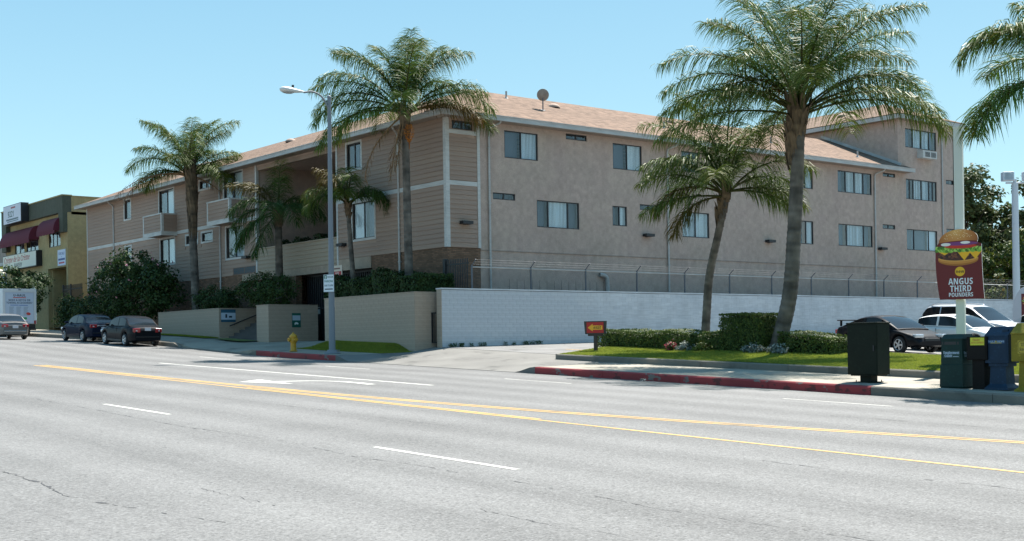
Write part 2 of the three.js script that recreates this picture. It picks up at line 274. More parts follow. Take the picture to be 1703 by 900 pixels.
{ const k = struct(new THREE.Group()); k.name = 'lawn_kerb'; scene.add(k);
  const prof = [[29.9, -0.2], [30.07, -0.2], [30.07, 0.2], [29.93, 0.2], [29.9, 0.17]], back = [[35.5, -0.3], [35.66, -0.3], [35.66, 0.02], [35.5, 0.02]];
  for (let i = 0; i < 12; i++) { part('kerb_stone', prismU(prof, -34.9 + i * 3.5 + (i ? 0.006 : 0), -34.9 + (i + 1) * 3.5 - 0.006, (u) => S(u, 29.9)), M.kerb, k); part('kerb_stone', prismU(back, -37.2 + i * 3.7, -37.2 + (i + 1) * 3.7 - 0.008, (u) => LAWN(u, 35.5)), M.kerb, k); }
  const q = slab(0, 1, 30, 35.6, () => 0, () => -0.4), p = q.attributes.position;
  for (let i = 0; i < p.count; i++) { const v = -p.getZ(i), u = lawnLeft(v) - 0.16 + p.getX(i) * 0.17; p.setX(i, u); p.setY(i, LAWN(u, v) + 0.02 + p.getY(i)); } q.computeVertexNormals(); part('kerb_stone', q, M.kerb, k); }
{ // painted markings, sheets a little above the asphalt
  const strip = (u0, u1, v0, v1, w, n = 24, up = 0.004) => { const g = sheet(steps(u0, u1, n), [-0.5, 0.5], () => 0), p = g.attributes.position; for (let i = 0; i < p.count; i++) { const u = p.getX(i), v = lerp(v0, v1, (u - u0) / (u1 - u0)) - p.getZ(i) * w; p.setXYZ(i, u, R(u) + up, -v); } g.computeVertexNormals(); return g; };
  const curve = (pts, w, up = 0.004) => { const c = new THREE.CatmullRomCurve3(pts.map(([u, v]) => new THREE.Vector3(u, 0, v))), n = 30, pos = [], idx = []; for (let i = 0; i <= n; i++) { const p = c.getPoint(i / n), t = c.getTangent(i / n), nx = -t.z, nz = t.x, ww = typeof w === 'function' ? w(i / n) : w; for (const s of [-0.5, 0.5]) { const u = p.x + nx * ww * s, v = p.z + nz * ww * s; pos.push(u, R(u) + up, -v); } if (i < n) { const a = 2 * i; idx.push(a, a + 1, a + 3, a, a + 3, a + 2); } } const g = new THREE.BufferGeometry(); g.setAttribute('position', new THREE.Float32BufferAttribute(pos, 3)); g.setIndex(idx); g.computeVertexNormals(); return g; };
  const flat = (pts) => { const tri = []; for (let i = 1; i < pts.length - 1; i++) for (const [u, v] of [pts[0], pts[i], pts[i + 1]]) tri.push(u, R(u) + 0.004, -v); const g = new THREE.BufferGeometry(); g.setAttribute('position', new THREE.Float32BufferAttribute(tri, 3)); g.computeVertexNormals(); return g; };
  const mark = (n, g, m, l) => struct(part(n, g, m), l);
  mark('center_line', strip(-46, 30, 15.03, 14.96, 0.11, 60), M.yellow, 'single yellow centre line nearest the camera');
  mark('center_line', curve([[-46, 15.25], [-33, 15.36], [-24.5, 15.75], [-17.5, 16.72], [-10.5, 18.45], [-3, 20.3]], 0.11), M.yellow, 'yellow line veering away from the centre line');
  mark('center_line', curve([[-46, 15.42], [-33, 15.55], [-24.5, 15.98], [-17.5, 16.96], [-10.5, 18.69], [-3, 20.55]], 0.11), M.yellow, 'outer yellow line of the veering pair');
  mark('center_line', strip(-30, -18.2, 15.2, 15.17, 0.1, 20), M.yellow, 'short yellow line doubling the centre line');
  mark('center_line', strip(-120, -60, 15.2, 15.2, 0.12, 60), M.yellow, 'yellow centre line running uphill');
  for (let k = 0; k < 7; k++) mark('lane_dash', strip(-15.8 - 10.5 * k, -12.5 - 10.5 * k, 10.03, 10.03, 0.11, 6), M.white, 'white dash of the near lane line');
  mark('turn_lane_line', strip(-45.8, -28.25, 19.6, 19.8, 0.16, 30), M.white, 'long white line beside the turn arrow');
  for (let k = 0; k < 5; k++) mark('lane_dash', strip(-19.4 - 10.5 * k, -16.4 - 10.5 * k, 23.58, 23.58, 0.09, 6), M.white, 'white dash of the far lane line');
  mark('turn_arrow', [curve([[-29.5, 18.66], [-30.4, 18.74], [-31.4, 18.6], [-31.95, 18.1], [-32.12, 17.16]], 0.27), flat([[-32.47, 16.2], [-30.85, 17.02], [-33.35, 17.3]])], M.white, 'white left turn arrow painted on the road');
  for (const [u, v, l] of [[-39.2, 34, 2.2], [-37.2, 35.5, 1.6]]) mark('faded_mark', (() => { const g = sheet(steps(u, u + l, 4), [v, v + 0.16], (a, b) => LOT(a, b) + 0.005); return g; })(), M.yellow, 'faded yellow mark in the car park entrance');
  // stall lines in the car park
  for (let k = 0; k < 6; k++) mark('stall_line', sheet(steps(-32.5, -26.5, 6), [40.4 + k * 2.9, 40.52 + k * 2.9], (a, b) => LOT(a, b) + 0.005), M.white, 'white line between parking stalls');
  // cracks in the old asphalt
  const crack = (pts, w, s) => { const r = rng(s), out = []; let drift = 0; for (let i = 0; i < pts.length - 1; i++) { const [a, b] = [pts[i], pts[i + 1]], n = Math.max(3, Math.ceil(Math.hypot(b[0] - a[0], b[1] - a[1]) / 0.09)); for (let k = 0; k < n; k++) { drift = drift * 0.9 + (r() - 0.5) * 0.05; out.push([lerp(a[0], b[0], k / n) + (r() - 0.5) * 0.04, lerp(a[1], b[1], k / n) + drift + (r() - 0.5) * 0.03]); } } out.push(pts[pts.length - 1]);
    const tri = []; let on = true; for (let i = 0; i < out.length - 1; i++) { if (r() < 0.14) on = !on; if (!on && r() < 0.75) continue; const [u0, v0] = out[i], [u1, v1] = out[i + 1], w0 = w * (0.2 + 0.8 * r() * r() + (r() < 0.06 ? 1.1 : 0)), q = [[u0, v0 - w0 / 2], [u1, v1 - w0 / 2], [u1, v1 + w0 / 2], [u0, v0 + w0 / 2]]; for (const k of [0, 1, 2, 0, 2, 3]) tri.push(q[k][0], R(q[k][0]) + 0.003, -q[k][1]); }
    const g = new THREE.BufferGeometry(); g.setAttribute('position', new THREE.Float32BufferAttribute(tri, 3)); g.computeVertexNormals(); struct(part('road_crack', g, M.crack)); };
  crack([[-19.5, 4.2], [-16.6, 4.75], [-15.6, 4.9], [-13.6, 4.75], [-12.1, 5.05], [-10.9, 5.3]], 0.035, 3);
  crack([[-34, 9.2], [-27, 9.35], [-21.5, 9.15], [-17.2, 9.35], [-15, 9.15], [-11.8, 9.35], [-9.2, 9.2], [-6.6, 9.4], [-4.5, 9.3]], 0.022, 4);
  crack([[-12.5, 13.4], [-10, 13.25], [-8, 13.5], [-5, 13.4]], 0.025, 5);
  crack([[-16.2, 20.3], [-13, 20.5], [-9, 20.45], [-4, 20.7]], 0.05, 6);
  crack([[-10.2, 7.7], [-9.1, 7.62], [-7.6, 7.8]], 0.02, 7);
  crack([[-13.2, 6.1], [-12.3, 6.2], [-11.5, 6.15]], 0.018, 8); crack([[-27, 12.9], [-22, 13.0], [-18, 12.9]], 0.02, 9);
}
// ---------------------------------------------------------------- the apartment building
const FV = 33, SU = -45.8, EAVE = 10.32, PITCH = 0.42, OV = 0.6, FL = -89.2, SEND = 72.8, RV = 66.7;
const fF = frontF(FV), fS = sideF(SU);
const house = thing('apartment_building', 'long tan three storey apartment building with brown hipped roof behind the white block wall', 'building', P(-62, 45, 0));
const frontWin = [ // a0, a1, y0, y1, panes, lit panes
  [-82.35, -81.3, 8.85, 10.1, [1], '0'], [-76.7, -74.5, 7.35, 10.12, [0.5, 0.5], '01'], [-70.8, -69.3, 9.62, 10.1, [0.5, 0.5], '00'], [-67.6, -65.3, 7.35, 10.12, [0.5, 0.5], '01'],
  [-54.1, -52.8, 8.8, 10.05, [0.5, 0.5], '00'], [-82.3, -81.3, 5.9, 7.0, [1], '0'], [-76.6, -74.45, 5.5, 7.05, [0.5, 0.5], '01'], [-72.8, -71.2, 6.5, 7.0, [1], '0'], [-70.6, -69.2, 6.5, 7.0, [1], '0'],
  [-67.4, -65.25, 5.3, 7.05, [0.5, 0.5], '02'], [-53.65, -51.65, 5.35, 7.1, [0.5, 0.5], '20']];
const sideWin = [
  [36.3, 38.3, 8.66, 9.92, [0.5, 0.5], '02'], [40.04, 41.38, 9.84, 10.12, [0.5, 0.5], '00'], [43.08, 45.06, 8.66, 9.93, [0.5, 0.5], '01'], [47.9, 49.2, 8.9, 9.95, [0.5, 0.5], '00'], [57.2, 58.54, 8.66, 9.9, [0.5, 0.5], '01'],
  [60.8, 64.04, 8.66, 9.92, [0.24, 0.26, 0.26, 0.24], '0110'], [65.15, 66.4, 9.86, 10.1, [0.5, 0.5], '00'], [67.5, 70.76, 8.66, 9.9, [0.13, 0.12, 0.26, 0.25, 0.12, 0.12], '001200'], [71.78, 72.6, 9.84, 10.12, [1], '0'],
  [35.6, 36.9, 6.72, 7.03, [0.5, 0.5], '00'], [38.18, 40.82, 5.57, 6.84, [0.27, 0.47, 0.26], '010'], [43.0, 43.98, 5.87, 6.84, [0.5, 0.5], '01'], [44.87, 46.16, 6.75, 7.03, [0.5, 0.5], '00'], [47.9, 49.92, 5.52, 6.83, [0.5, 0.5], '21'],
  [57.3, 58.52, 5.53, 6.84, [0.5, 0.5], '02'], [60.8, 64.06, 5.56, 6.83, [0.25, 0.5, 0.25], '020'], [65.06, 66.32, 6.73, 7.0, [0.5, 0.5], '00'], [67.5, 70.74, 5.55, 6.83, [0.25, 0.48, 0.27], '003'], [71.77, 72.6, 6.74, 7.04, [1], '0'], [67.48, 70.77, 11.82, 12.98, [0.25, 0.27, 0.26, 0.22], '0110']];
const isFlat = (w) => w.slice(0, 4);
function blindGeo(f, a0, a1, y0, y1, n, r) { // vertical slats
  const out = []; for (let a = a0; a < a1 - 0.02; a += 0.085) { const g = new THREE.BoxGeometry(0.082, y1 - y0, 0.004).rotateY(0.12 + 0.35 * r()).translate(a + 0.042, (y0 + y1) / 2, n); out.push(g.applyMatrix4(f)); } return out;
}
const wr = rng(91);
function windowIn(f, [a0, a1, y0, y1, panes, lit], parent, trim) {
  const bw = 0.045, w = a1 - a0, bars = [fbox(f, a0, a1, y0, y0 + bw, -0.09, -0.03), fbox(f, a0, a1, y1 - bw, y1, -0.09, -0.03), fbox(f, a0, a0 + bw, y0 + bw, y1 - bw, -0.09, -0.03), fbox(f, a1 - bw, a1, y0 + bw, y1 - bw, -0.09, -0.03)];
  let x = a0; const edges = panes.map((p) => { const e = [x, x + p * w]; x += p * w; return e; });
  for (const [, b] of edges.slice(0, -1)) bars.push(fbox(f, b - 0.03, b + 0.03, y0 + bw, y1 - bw, -0.085, -0.035));
  const win = part('window', bars, M.bronze, parent);
  edges.forEach(([b0, b1], i) => {
    part('pane', fbox(f, b0 + (i ? 0.03 : bw), b1 - (i < edges.length - 1 ? 0.03 : bw), y0 + bw, y1 - bw, -0.068, -0.064), M.glass, win);
    const k = lit[i];
    if (k === '1' || k === '2') part('curtain', blindGeo(f, b0 + 0.02, b1 - 0.02, y0 + 0.03, y1 - 0.03, -0.125, wr), M.blind[k - 1], win);
    else if (k === '3') part('curtain', fbox(f, b0 + 0.02, b1 - 0.02, y0 + 0.02, y1 - 0.02, -0.18, -0.165), M.blind[1], win);
    else part('curtain', fbox(f, b0 + 0.02, b1 - 0.02, y0 + 0.02, y1 - 0.02, -0.32, -0.31), M.screen, win);
  });
  if (trim) { const t = 0.11; part('trim', [fbox(f, a0 - t, a1 + t, y1, y1 + t, -0.02, 0.045), fbox(f, a0 - t, a1 + t, y0 - t, y0, -0.02, 0.05), fbox(f, a0 - t, a0, y0, y1, -0.02, 0.042), fbox(f, a1, a1 + t, y0, y1, -0.02, 0.042)], M.trim, win); }
  return win;
}
// a lapped board one metre long, scaled to length
const BH = 0.213;
const boardGeo = (() => { const s = new THREE.Shape([[0, 0.013], [0.038, 0.009], [0.014, BH + 0.002], [0, BH + 0.002]].map((p) => new THREE.Vector2(...p))); const g = new THREE.ExtrudeGeometry(s, { depth: 1, bevelEnabled: false }); g.rotateY(-Math.PI / 2); g.translate(1, 0, 0); g.computeVertexNormals(); return g.toNonIndexed(); })();
const boardMir = (() => { const p = boardGeo.attributes.position; let mz = 0; for (let i = 0; i < p.count; i++) mz += p.getZ(i); return mz; })();
if (boardMir < 0) { boardGeo.rotateY(Math.PI); boardGeo.translate(1, 0, 0); }
metric(boardGeo);
let boards = 0; const br = rng(5);
function sidingOn(f, a0, a1, y0, y1, holes, parent, mats) {
  const n = Math.ceil((y1 - y0) / BH - 0.05);
  for (let i = 0; i < n; i++) {
    const yb = y0 + i * BH, h = Math.min(BH, y1 - yb); let segs = [[a0, a1]];
    for (const [h0, h1, z0, z1] of holes) if (z1 > yb + 0.02 && z0 < yb + h - 0.02) segs = segs.flatMap(([s0, s1]) => (h1 <= s0 || h0 >= s1 ? [[s0, s1]] : [[s0, h0], [h1, s1]].filter(([a, b]) => b - a > 0.03)));
    for (const [s0, s1] of segs) { piece('siding_board', boardGeo, mats[Math.floor(br() * mats.length)], parent, fpos(f, s0, yb, 0.001), fturn(f), new THREE.Vector3(s1 - s0, h / BH, 1)); boards++; }
  }
}
{
  const t = 0.11, grow = (w) => [w[0] - t, w[1] + t, w[2] - t, w[3] + t], fw = frontWin.map(isFlat);
  const LB = 4.28, RB = 4.46, OL = -63.6, OR = -55.1;
  // front, left and right of the open court
  const wl = part('front_wall', wallGeo(fF, FL, OL, LB, 10.3, fw.filter((w) => w[0] < OL), 0.2), M.siding[1], house);
  const wr2 = part('front_wall', wallGeo(fF, OR, SU, RB, 10.3, fw.filter((w) => w[0] > OR), 0.2), M.siding[1], house);
  const BAND = [7.22, 7.42];
  for (const [w, a0, a1, y0] of [[wl, FL + 0.1, OL - 0.14, LB], [wr2, OR + 0.12, SU - 0.14, RB]]) {
    const hs = [...fw.map(grow), [-200, 200, ...BAND]];
    if (w === wl) hs.push([-66.6, -63.75, 4.28, 4.62]);
    sidingOn(fF, a0, a1, y0, 10.28, hs, w, M.siding);
    const segs = fw.map(grow).filter((h) => h[2] < 7.4 && h[3] > 7.22 && h[0] < a1 && h[1] > a0).sort((p, q) => p[0] - q[0]); let x = a0; const g = [];
    for (const h of segs) { if (h[0] > x) g.push(fbox(fF, x, h[0], ...BAND, -0.01, 0.04)); x = h[1]; } g.push(fbox(fF, x, a1, ...BAND, -0.01, 0.04)); part('band', g, M.trim, w);
  }
  for (const g of [fbox(fF, FL - 0.02, FL + 0.1, LB, 10.28, -0.02, 0.05), fbox(fF, OL - 0.14, OL + 0.02, LB, 10.28, -0.1, 0.055), fbox(fF, OR - 0.02, OR + 0.12, LB - 0.1, 10.28, -0.1, 0.055), fbox(fF, SU - 0.14, SU + 0.05, RB, 10.28, -0.05, 0.052)]) part('corner_board', g, M.trim, house);
  for (const w of frontWin) windowIn(fF, w, house, true);
  // the boarded strip round the corner
  const ws = part('side_wall', wallGeo(fS, FV + 0.2, 34.85, RB, 10.3, [[33.35, 34.5, 9.72, 10.1]], 0.2), M.siding[1], house);
  sidingOn(fS, FV + 0.15, 34.7, RB, 10.28, [[-99, 99, 7.22, 7.42], [-99, 99, 9.55, 10.3]], ws, M.siding);
  part('band', [fbox(fS, FV + 0.15, 34.7, 7.22, 7.42, -0.01, 0.04), fbox(fS, FV + 0.15, 34.7, 9.5, 9.68, -0.01, 0.04), fbox(fS, FV, FV + 0.15, RB, 10.28, -0.05, 0.052), fbox(fS, 34.7, 34.85, RB, 10.28, -0.05, 0.052)], M.trim, ws);
  windowIn(fS, [33.35, 34.5, 9.72, 10.1, [0.5, 0.5], '00'], house, false);
  // stucco side
  const up = sideWin.filter((w) => w[2] > 11).map(isFlat), lo = sideWin.filter((w) => w[2] < 11).map(isFlat);
  part('stucco_wall', wallGeo(fS, 34.85, SEND, 4.4, 10.6, lo, 0.2), M.stucco, house);
  part('stucco_wall', fbox(fS, 34.85, SEND, -0.8, 4.385, -0.2, -0.03), M.stucco, house);
  part('drip_edge', fbox(fS, 34.85, SEND, 4.37, 4.402, -0.1, 0.012), M.stuccoDim, house);
  part('stucco_wall', [wallGeo(fS, RV, SEND, 10.602, 13.6, up, 0.2), box(-64, SU - 0.2, 9.5, 13.6, RV, RV + 0.2), box(-64, SU, 0, 13.6, SEND - 0.2, SEND)], M.stucco, house);
  for (const w of sideWin) windowIn(fS, w, house, false);
  // brick base
  part('brick_base', [fbox(fF, -52, SU, -0.6, RB - 0.005, -0.2, 0.0), fbox(fS, FV + 0.2, 34.84, -0.6, RB - 0.005, -0.2, -0.002), fbox(fF, FL, -63.5, 0, LB - 0.005, -0.2, 0), fbox(fF, -61, -59.3, 0, 3.9, -0.3, 0.06)], M.brick, house);
  part('lintel', [fbox(fF, -65.4, -55.2, 3.9, 4.27, -0.3, 0.07), fbox(fF, -55.2, -52.01, 3.9, 4.45, -0.3, 0.05)], M.creamCore, house);
  // open court: parapet, walls, floor, ceiling
  const pp = part('parapet', fbox(fF, OL + 0.02, OR - 0.02, 4.28, 5.56, -0.2, 0), M.creamBoard, house);
  sidingOn(fF, OL + 0.02, OR - 0.02, 4.29, 5.5, [], pp, [M.creamBoard]);
  part('cap', fbox(fF, OL + 0.02, OR - 0.02, 5.56, 5.62, -0.22, 0.05), M.creamBoard, pp);
  part('court_wall', [box(OL - 0.2, OL, 4.3, 10.3, FV + 0.2, 41), box(OR, OR + 0.2, 4.3, 10.3, FV + 0.2, 41), box(OL, OR, 4.3, 10.3, 40.8, 41)], M.stucco, house);
  part('court_floor', box(OL, OR, 4.2, 4.32, FV + 0.2, 41), M.kerb, house);
  part('court_ceiling', box(OL, OR, 10.12, 10.28, FV + 0.0, 41), M.stucco, house);
  part('court_beam', [fbox(fF, OL, OR, 9.9, 10.12, -0.25, -0.02)], M.siding[2], house);
  for (const [a, y] of [[-60.6, 4.4], [-57.6, 4.4], [-60.6, 7.3]]) { const d = part('court_door', fbox(frontF(40.8), a, a + 1, y, y + 2.1, 0, 0.05), M.bronze, house); part('frame', [fbox(frontF(40.8), a - 0.09, a, y, y + 2.19, 0, 0.07), fbox(frontF(40.8), a + 1, a + 1.09, y, y + 2.19, 0, 0.07), fbox(frontF(40.8), a, a + 1, y + 2.1, y + 2.19, 0, 0.07)], M.siding[2], d); }
  part('walkway', [box(OL, OR, 7.1, 7.3, 39.2, 40.8), ...steps(OL + 0.1, OR - 0.1, 40).map((u) => box(u - 0.012, u + 0.012, 7.3, 8.3, 39.2, 39.225)), box(OL, OR, 8.3, 8.35, 39.18, 39.24)], M.stucco, house);
  // garage gate and dark garage
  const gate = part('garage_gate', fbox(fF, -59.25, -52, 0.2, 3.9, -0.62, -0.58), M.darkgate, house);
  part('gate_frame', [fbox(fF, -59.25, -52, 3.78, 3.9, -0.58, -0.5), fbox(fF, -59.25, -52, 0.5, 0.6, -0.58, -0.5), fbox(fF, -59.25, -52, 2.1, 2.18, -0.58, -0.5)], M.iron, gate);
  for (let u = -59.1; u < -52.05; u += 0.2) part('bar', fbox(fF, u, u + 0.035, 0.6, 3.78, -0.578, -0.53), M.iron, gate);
  part('notice', fbox(fF, -58.1, -57.85, 1.85, 2.2, -0.529, -0.525), M.white, gate);
  // entry passage
  part('entry_wall', [box(-63.5, -63.3, 0, 3.9, FV + 0.2, 38), box(-61, -60.8, 0, 3.9, FV + 0.2, 38), box(-63.5, -60.8, 0, 3.9, 38, 38.2), fbox(fF, -63.5, -63.3, 0, 3.9, -0.2, 0)], M.brick, house);
  part('entry_ceiling', box(-63.5, -59, 3.92, 4.1, FV + 0.3, 38), M.stucco, house);
  // hidden walls that close the shell
  part('rear_wall', [box(FL, -56.8, 0, 10.6, 43.6, 43.8), box(FL, FL + 0.2, 0, 10.28, FV + 0.2, 43.6), box(-56.8, -56.6, 0, 10.6, 43.6, RV)], M.stuccoDim, house);
  // balconies
  for (const [u0, u1, which] of [[-76.9, -74.1, 'left'], [-67.75, -64.95, 'right']]) {
    const b = part('balcony', [box(u0, u1, 7.2, 7.34, 32, 33), box(u0 + 0.02, u1 - 0.02, 7.34, 8.42, 32.02, 32.1), box(u0 + 0.02, u0 + 0.1, 7.34, 8.42, 32.1, 33), box(u1 - 0.1, u1 - 0.02, 7.34, 8.42, 32.1, 33)], M.siding[2], house);
    b.userData.label = which + ' boarded balcony on the street front';
    sidingOn(frontF(32.02), u0 + 0.12, u1 - 0.12, 7.35, 8.4, [], b, M.siding); sidingOn(sideF(u1 - 0.02), 32.12, 32.98, 7.35, 8.4, [], b, M.siding);
    part('rail', [box(u0 - 0.03, u1 + 0.03, 8.42, 8.5, 31.96, 32.14), box(u1 - 0.14, u1 + 0.03, 8.42, 8.5, 32.14, 33), box(u0 - 0.03, u0 + 0.14, 8.42, 8.5, 32.14, 33)], M.trim, b);
    part('post', box(u1 - 0.13, u1 + 0.02, 7.2, 8.42, 31.98, 32.12), M.trim, b); part('post', box(u0 - 0.02, u0 + 0.12, 7.2, 8.42, 31.98, 32.1), M.trim, b);
    part('fascia', [box(u0 - 0.02, u1 + 0.02, 7.14, 7.38, 31.965, 31.998), box(u1, u1 + 0.03, 7.14, 7.38, 32.0, 33)], M.trim, b);
  }
  // roofs
  const slope = (pts, e) => { // polygon with thickness; uv along the eave and up the slope
    const q = pts.map(([u, v, y]) => P(u, v, y)), E = P(e[0], e[1], 0).normalize(), n = q[1].clone().sub(q[0]).cross(q[2].clone().sub(q[0])).normalize(); if (n.y < 0) n.negate();
    const up = n.clone().cross(E).normalize(); if (up.y < 0) up.negate();
    const tri = [], uv = []; const add = (p, k) => { tri.push(p.x, p.y - k, p.z); uv.push(p.dot(E), p.dot(up)); };
    for (let i = 1; i < q.length - 1; i++) { for (const p of [q[0], q[i], q[i + 1]]) add(p, 0); for (const p of [q[0], q[i + 1], q[i]]) add(p, 0.13); }
    for (let i = 0; i < q.length; i++) { const a = q[i], b = q[(i + 1) % q.length]; for (const [p, k] of [[a, 0.13], [b, 0.13], [b, 0], [a, 0.13], [b, 0], [a, 0]]) add(p, k); }
    const g = new THREE.BufferGeometry(); g.setAttribute('position', new THREE.Float32BufferAttribute(tri, 3)); g.setAttribute('uv', new THREE.Float32BufferAttribute(uv, 2)); g.computeVertexNormals(); return g; };
  const e0 = FV - OV, s0 = SU + OV, W = 5.8, ry = EAVE + 0.1 + W * PITCH, ey = EAVE + 0.1, l0 = FL - OV, rv = e0 + W, ru = s0 - W, SE = RV + 0.75;
  const roof = part('roof', slope([[l0, e0, ey], [s0, e0, ey], [ru, rv, ry], [l0 + W, rv, ry]], [1, 0]), M.roof, house);
  part('roof_slope', slope([[s0, e0, ey], [s0, RV - 0.02, ey], [ru, RV - 0.02, ry], [ru, rv, ry]], [0, 1]), M.roof, roof);
  part('roof_slope', slope([[s0, RV - 0.02, ey], [s0, SE, ey], [SU + 0.02, SE, ey + (OV - 0.02) * PITCH], [SU + 0.02, RV - 0.02, ey + (OV - 0.02) * PITCH]], [0, 1]), M.roof, roof);
  part('roof_slope', [slope([[l0, e0, ey], [l0 + W, rv, ry], [l0, rv + W, ey]], [0, 1]), slope([[l0, rv + W, ey], [l0 + W, rv, ry], [ru, rv, ry], [ru - W, rv + W, ey]], [1, 0]), slope([[ru - W, rv + W, ey], [ru, rv, ry], [ru, RV, ry], [ru - W, RV, ey]], [0, 1])], M.roof, roof);
  const ty = 13.72, hw = (SEND - RV + 1) / 2, ru2 = SU + 0.5, py = 0.4;
  const top = part('tower_roof', slope([[-65, RV - 0.5, ty], [ru2, RV - 0.5, ty], [ru2 - hw, RV - 0.5 + hw, ty + hw * py], [-65, RV - 0.5 + hw, ty + hw * py]], [1, 0]), M.roof, house);
  part('roof_slope', [slope([[ru2, RV - 0.5, ty], [ru2, SEND + 0.5, ty], [ru2 - hw, RV - 0.5 + hw, ty + hw * py]], [0, 1]), slope([[ru2, SEND + 0.5, ty], [-65, SEND + 0.5, ty], [-65, RV - 0.5 + hw, ty + hw * py], [ru2 - hw, RV - 0.5 + hw, ty + hw * py]], [1, 0])], M.roof, top);
  part('fascia', [box(-65, ru2 - 0.02, ty - 0.3, ty - 0.06, RV - 0.52, RV - 0.47), box(ru2 - 0.05, ru2 + 0.005, ty - 0.3, ty - 0.06, RV - 0.46, SEND + 0.5)], M.gutter, top);
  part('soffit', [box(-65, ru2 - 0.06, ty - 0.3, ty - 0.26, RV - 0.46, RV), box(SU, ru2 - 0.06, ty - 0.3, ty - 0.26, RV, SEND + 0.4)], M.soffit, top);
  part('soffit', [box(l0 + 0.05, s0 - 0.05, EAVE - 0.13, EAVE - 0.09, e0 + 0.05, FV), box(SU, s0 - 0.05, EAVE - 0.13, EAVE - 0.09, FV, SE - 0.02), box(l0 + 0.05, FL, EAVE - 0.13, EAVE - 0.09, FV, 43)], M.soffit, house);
  part('gutter', [box(l0 - 0.04, s0 + 0.1, EAVE - 0.14, EAVE + 0.07, e0 - 0.1, e0 + 0.02), box(l0 - 0.04, s0 + 0.1, EAVE + 0.05, EAVE + 0.085, e0 - 0.13, e0 - 0.1)], M.gutter, house);
  part('gutter', [box(s0 - 0.02, s0 + 0.1, EAVE - 0.14, EAVE + 0.07, e0 + 0.021, SE), box(s0 + 0.1, s0 + 0.13, EAVE + 0.05, EAVE + 0.085, e0, SE)], M.gutter, house);
  part('flashing', [(() => { const g = new THREE.BoxGeometry(6.4, 0.16, 0.05); g.rotateZ(-Math.atan(PITCH)); return g.translate(SU - 2.72, ey + (OV + 2.72) * PITCH + 0.1, -(RV - 0.03)); })()], M.gutter, roof);
  // downpipes with an offset under the eave
  const dp = (f, a) => part('downpipe', [bendTube([fpos(f, a + 0.32, EAVE - 0.12, OV - 0.03), fpos(f, a + 0.3, EAVE - 0.2, OV - 0.08), fpos(f, a + 0.02, EAVE - 0.42, 0.1), fpos(f, a, EAVE - 0.6, 0.07)], 0.05, 14, 8), tube(fpos(f, a, EAVE - 0.55, 0.07), fpos(f, a, f === fS ? 0.1 : 2.3, 0.07), 0.05), ...[9, 6.5, 4].map((y) => fbox(f, a - 0.065, a + 0.065, y, y + 0.04, 0, 0.125))], M.gutter, house);
  dp(fS, 35.35); dp(fS, 46.8); dp(fS, 64.25); dp(fF, -49.5); dp(fF, -84.2); dp(fF, -68.1);
  part('downpipe', [tube(fpos(fS, 71.3, 13.4, 0.06), fpos(fS, 71.3, 0.1, 0.06), 0.05)], M.gutter, house);
  part('vent_pipe', bendTube([fpos(fS, 42.5, 2, 0.1), fpos(fS, 42.5, 3.0, 0.1), fpos(fS, 42.45, 3.3, 0.1), fpos(fS, 42.2, 3.42, 0.1), fpos(fS, 42.0, 3.42, 0.08)], 0.1, 20, 10), M.gutter, house);
  // window air conditioner
  const ac = part('air_conditioner', fbox(fS, 68.7, 70.2, 11.22, 11.68, -0.1, 0.42), M.trim, house); part('grille', [0, 1].flatMap((k) => Array.from({ length: 7 }, (_, i) => fbox(fS, 68.95 + k * 0.62 + i * 0.075, 68.985 + k * 0.62 + i * 0.075, 11.3, 11.6, 0.421, 0.43))), M.bronze, ac);
  // wall lamps and cameras
  for (const [f, a, y] of [[fS, 45.3, 5.47], [fS, 54.6, 5.54], [fS, 64.8, 5.5], [fF, -54.5, 5.15], [fF, -64.7, 5.2], [fS, 33.95, 5.55]]) part('wall_lamp', [fbox(f, a - 0.28, a + 0.28, y - 0.06, y + 0.08, 0.03, 0.32), fbox(f, a - 0.08, a + 0.08, y - 0.08, y + 0.1, 0, 0.04)], M.iron, house);
  // letters on the front
  const fl = print(512, 96, (x, w, h) => { x.fillStyle = '#5d4c42'; x.fillRect(0, 0, w, h); x.fillStyle = '#164453'; for (let k = 0; k < 10; k++) { const a = 14 + k * 48 + (k > 4 ? 18 : 0); x.fillRect(a, 12, 12, 72); x.fillRect(a + 25, 12, 11, 72); x.fillRect(a, [12, 44, 72][k % 3], 36, 11); x.fillRect(a, [44, 72, 12][(k * 2) % 3], 30, 10); } });
  const lb = part('name_board', fbox(fF, -66.55, -63.8, 4.3, 4.72, 0, 0.035), M.siding[2], house); part('lettering', new THREE.PlaneGeometry(2.7, 0.4).applyMatrix4(new THREE.Matrix4().multiplyMatrices(fF, new THREE.Matrix4().makeTranslation(-65.175, 4.51, 0.039))), fl, lb);
  // roof vents and pipes
  const domeV = (u, v, y, turn) => { const g = new THREE.SphereGeometry(0.3, 14, 8, 0, Math.PI * 2, 0, Math.PI / 2); g.scale(1, 0.75, 1.2); return g.rotateY(turn).translate(u, y - 0.06, -v); };
  const yF = (v) => ey + (v - e0) * PITCH, yS = (u) => ey + (s0 - u) * PITCH;
  for (const u of [-85, -78.2, -77.2, -66.2, -53.4]) part('roof_vent', domeV(u, 36.6, yF(36.6), 0), M.siding[0], roof);
  for (const [v, u] of [[37.2, -50.0], [42.4, -49.4], [51, -49.6], [55, -49.8]]) part('roof_vent', domeV(u, v, yS(u), 0), M.siding[0], roof);
  for (const [v, u] of [[48.5, -47.6], [63.8, -46.6], [57, -47.5], [39.8, -50]]) part('vent_stack', [tube(P(u, v, yS(u) - 0.1), P(u, v, yS(u) + 0.35), 0.05), tube(P(u, v, yS(u) - 0.06), P(u, v, yS(u) + 0.06), 0.12, 0.06)], M.gutter, roof);
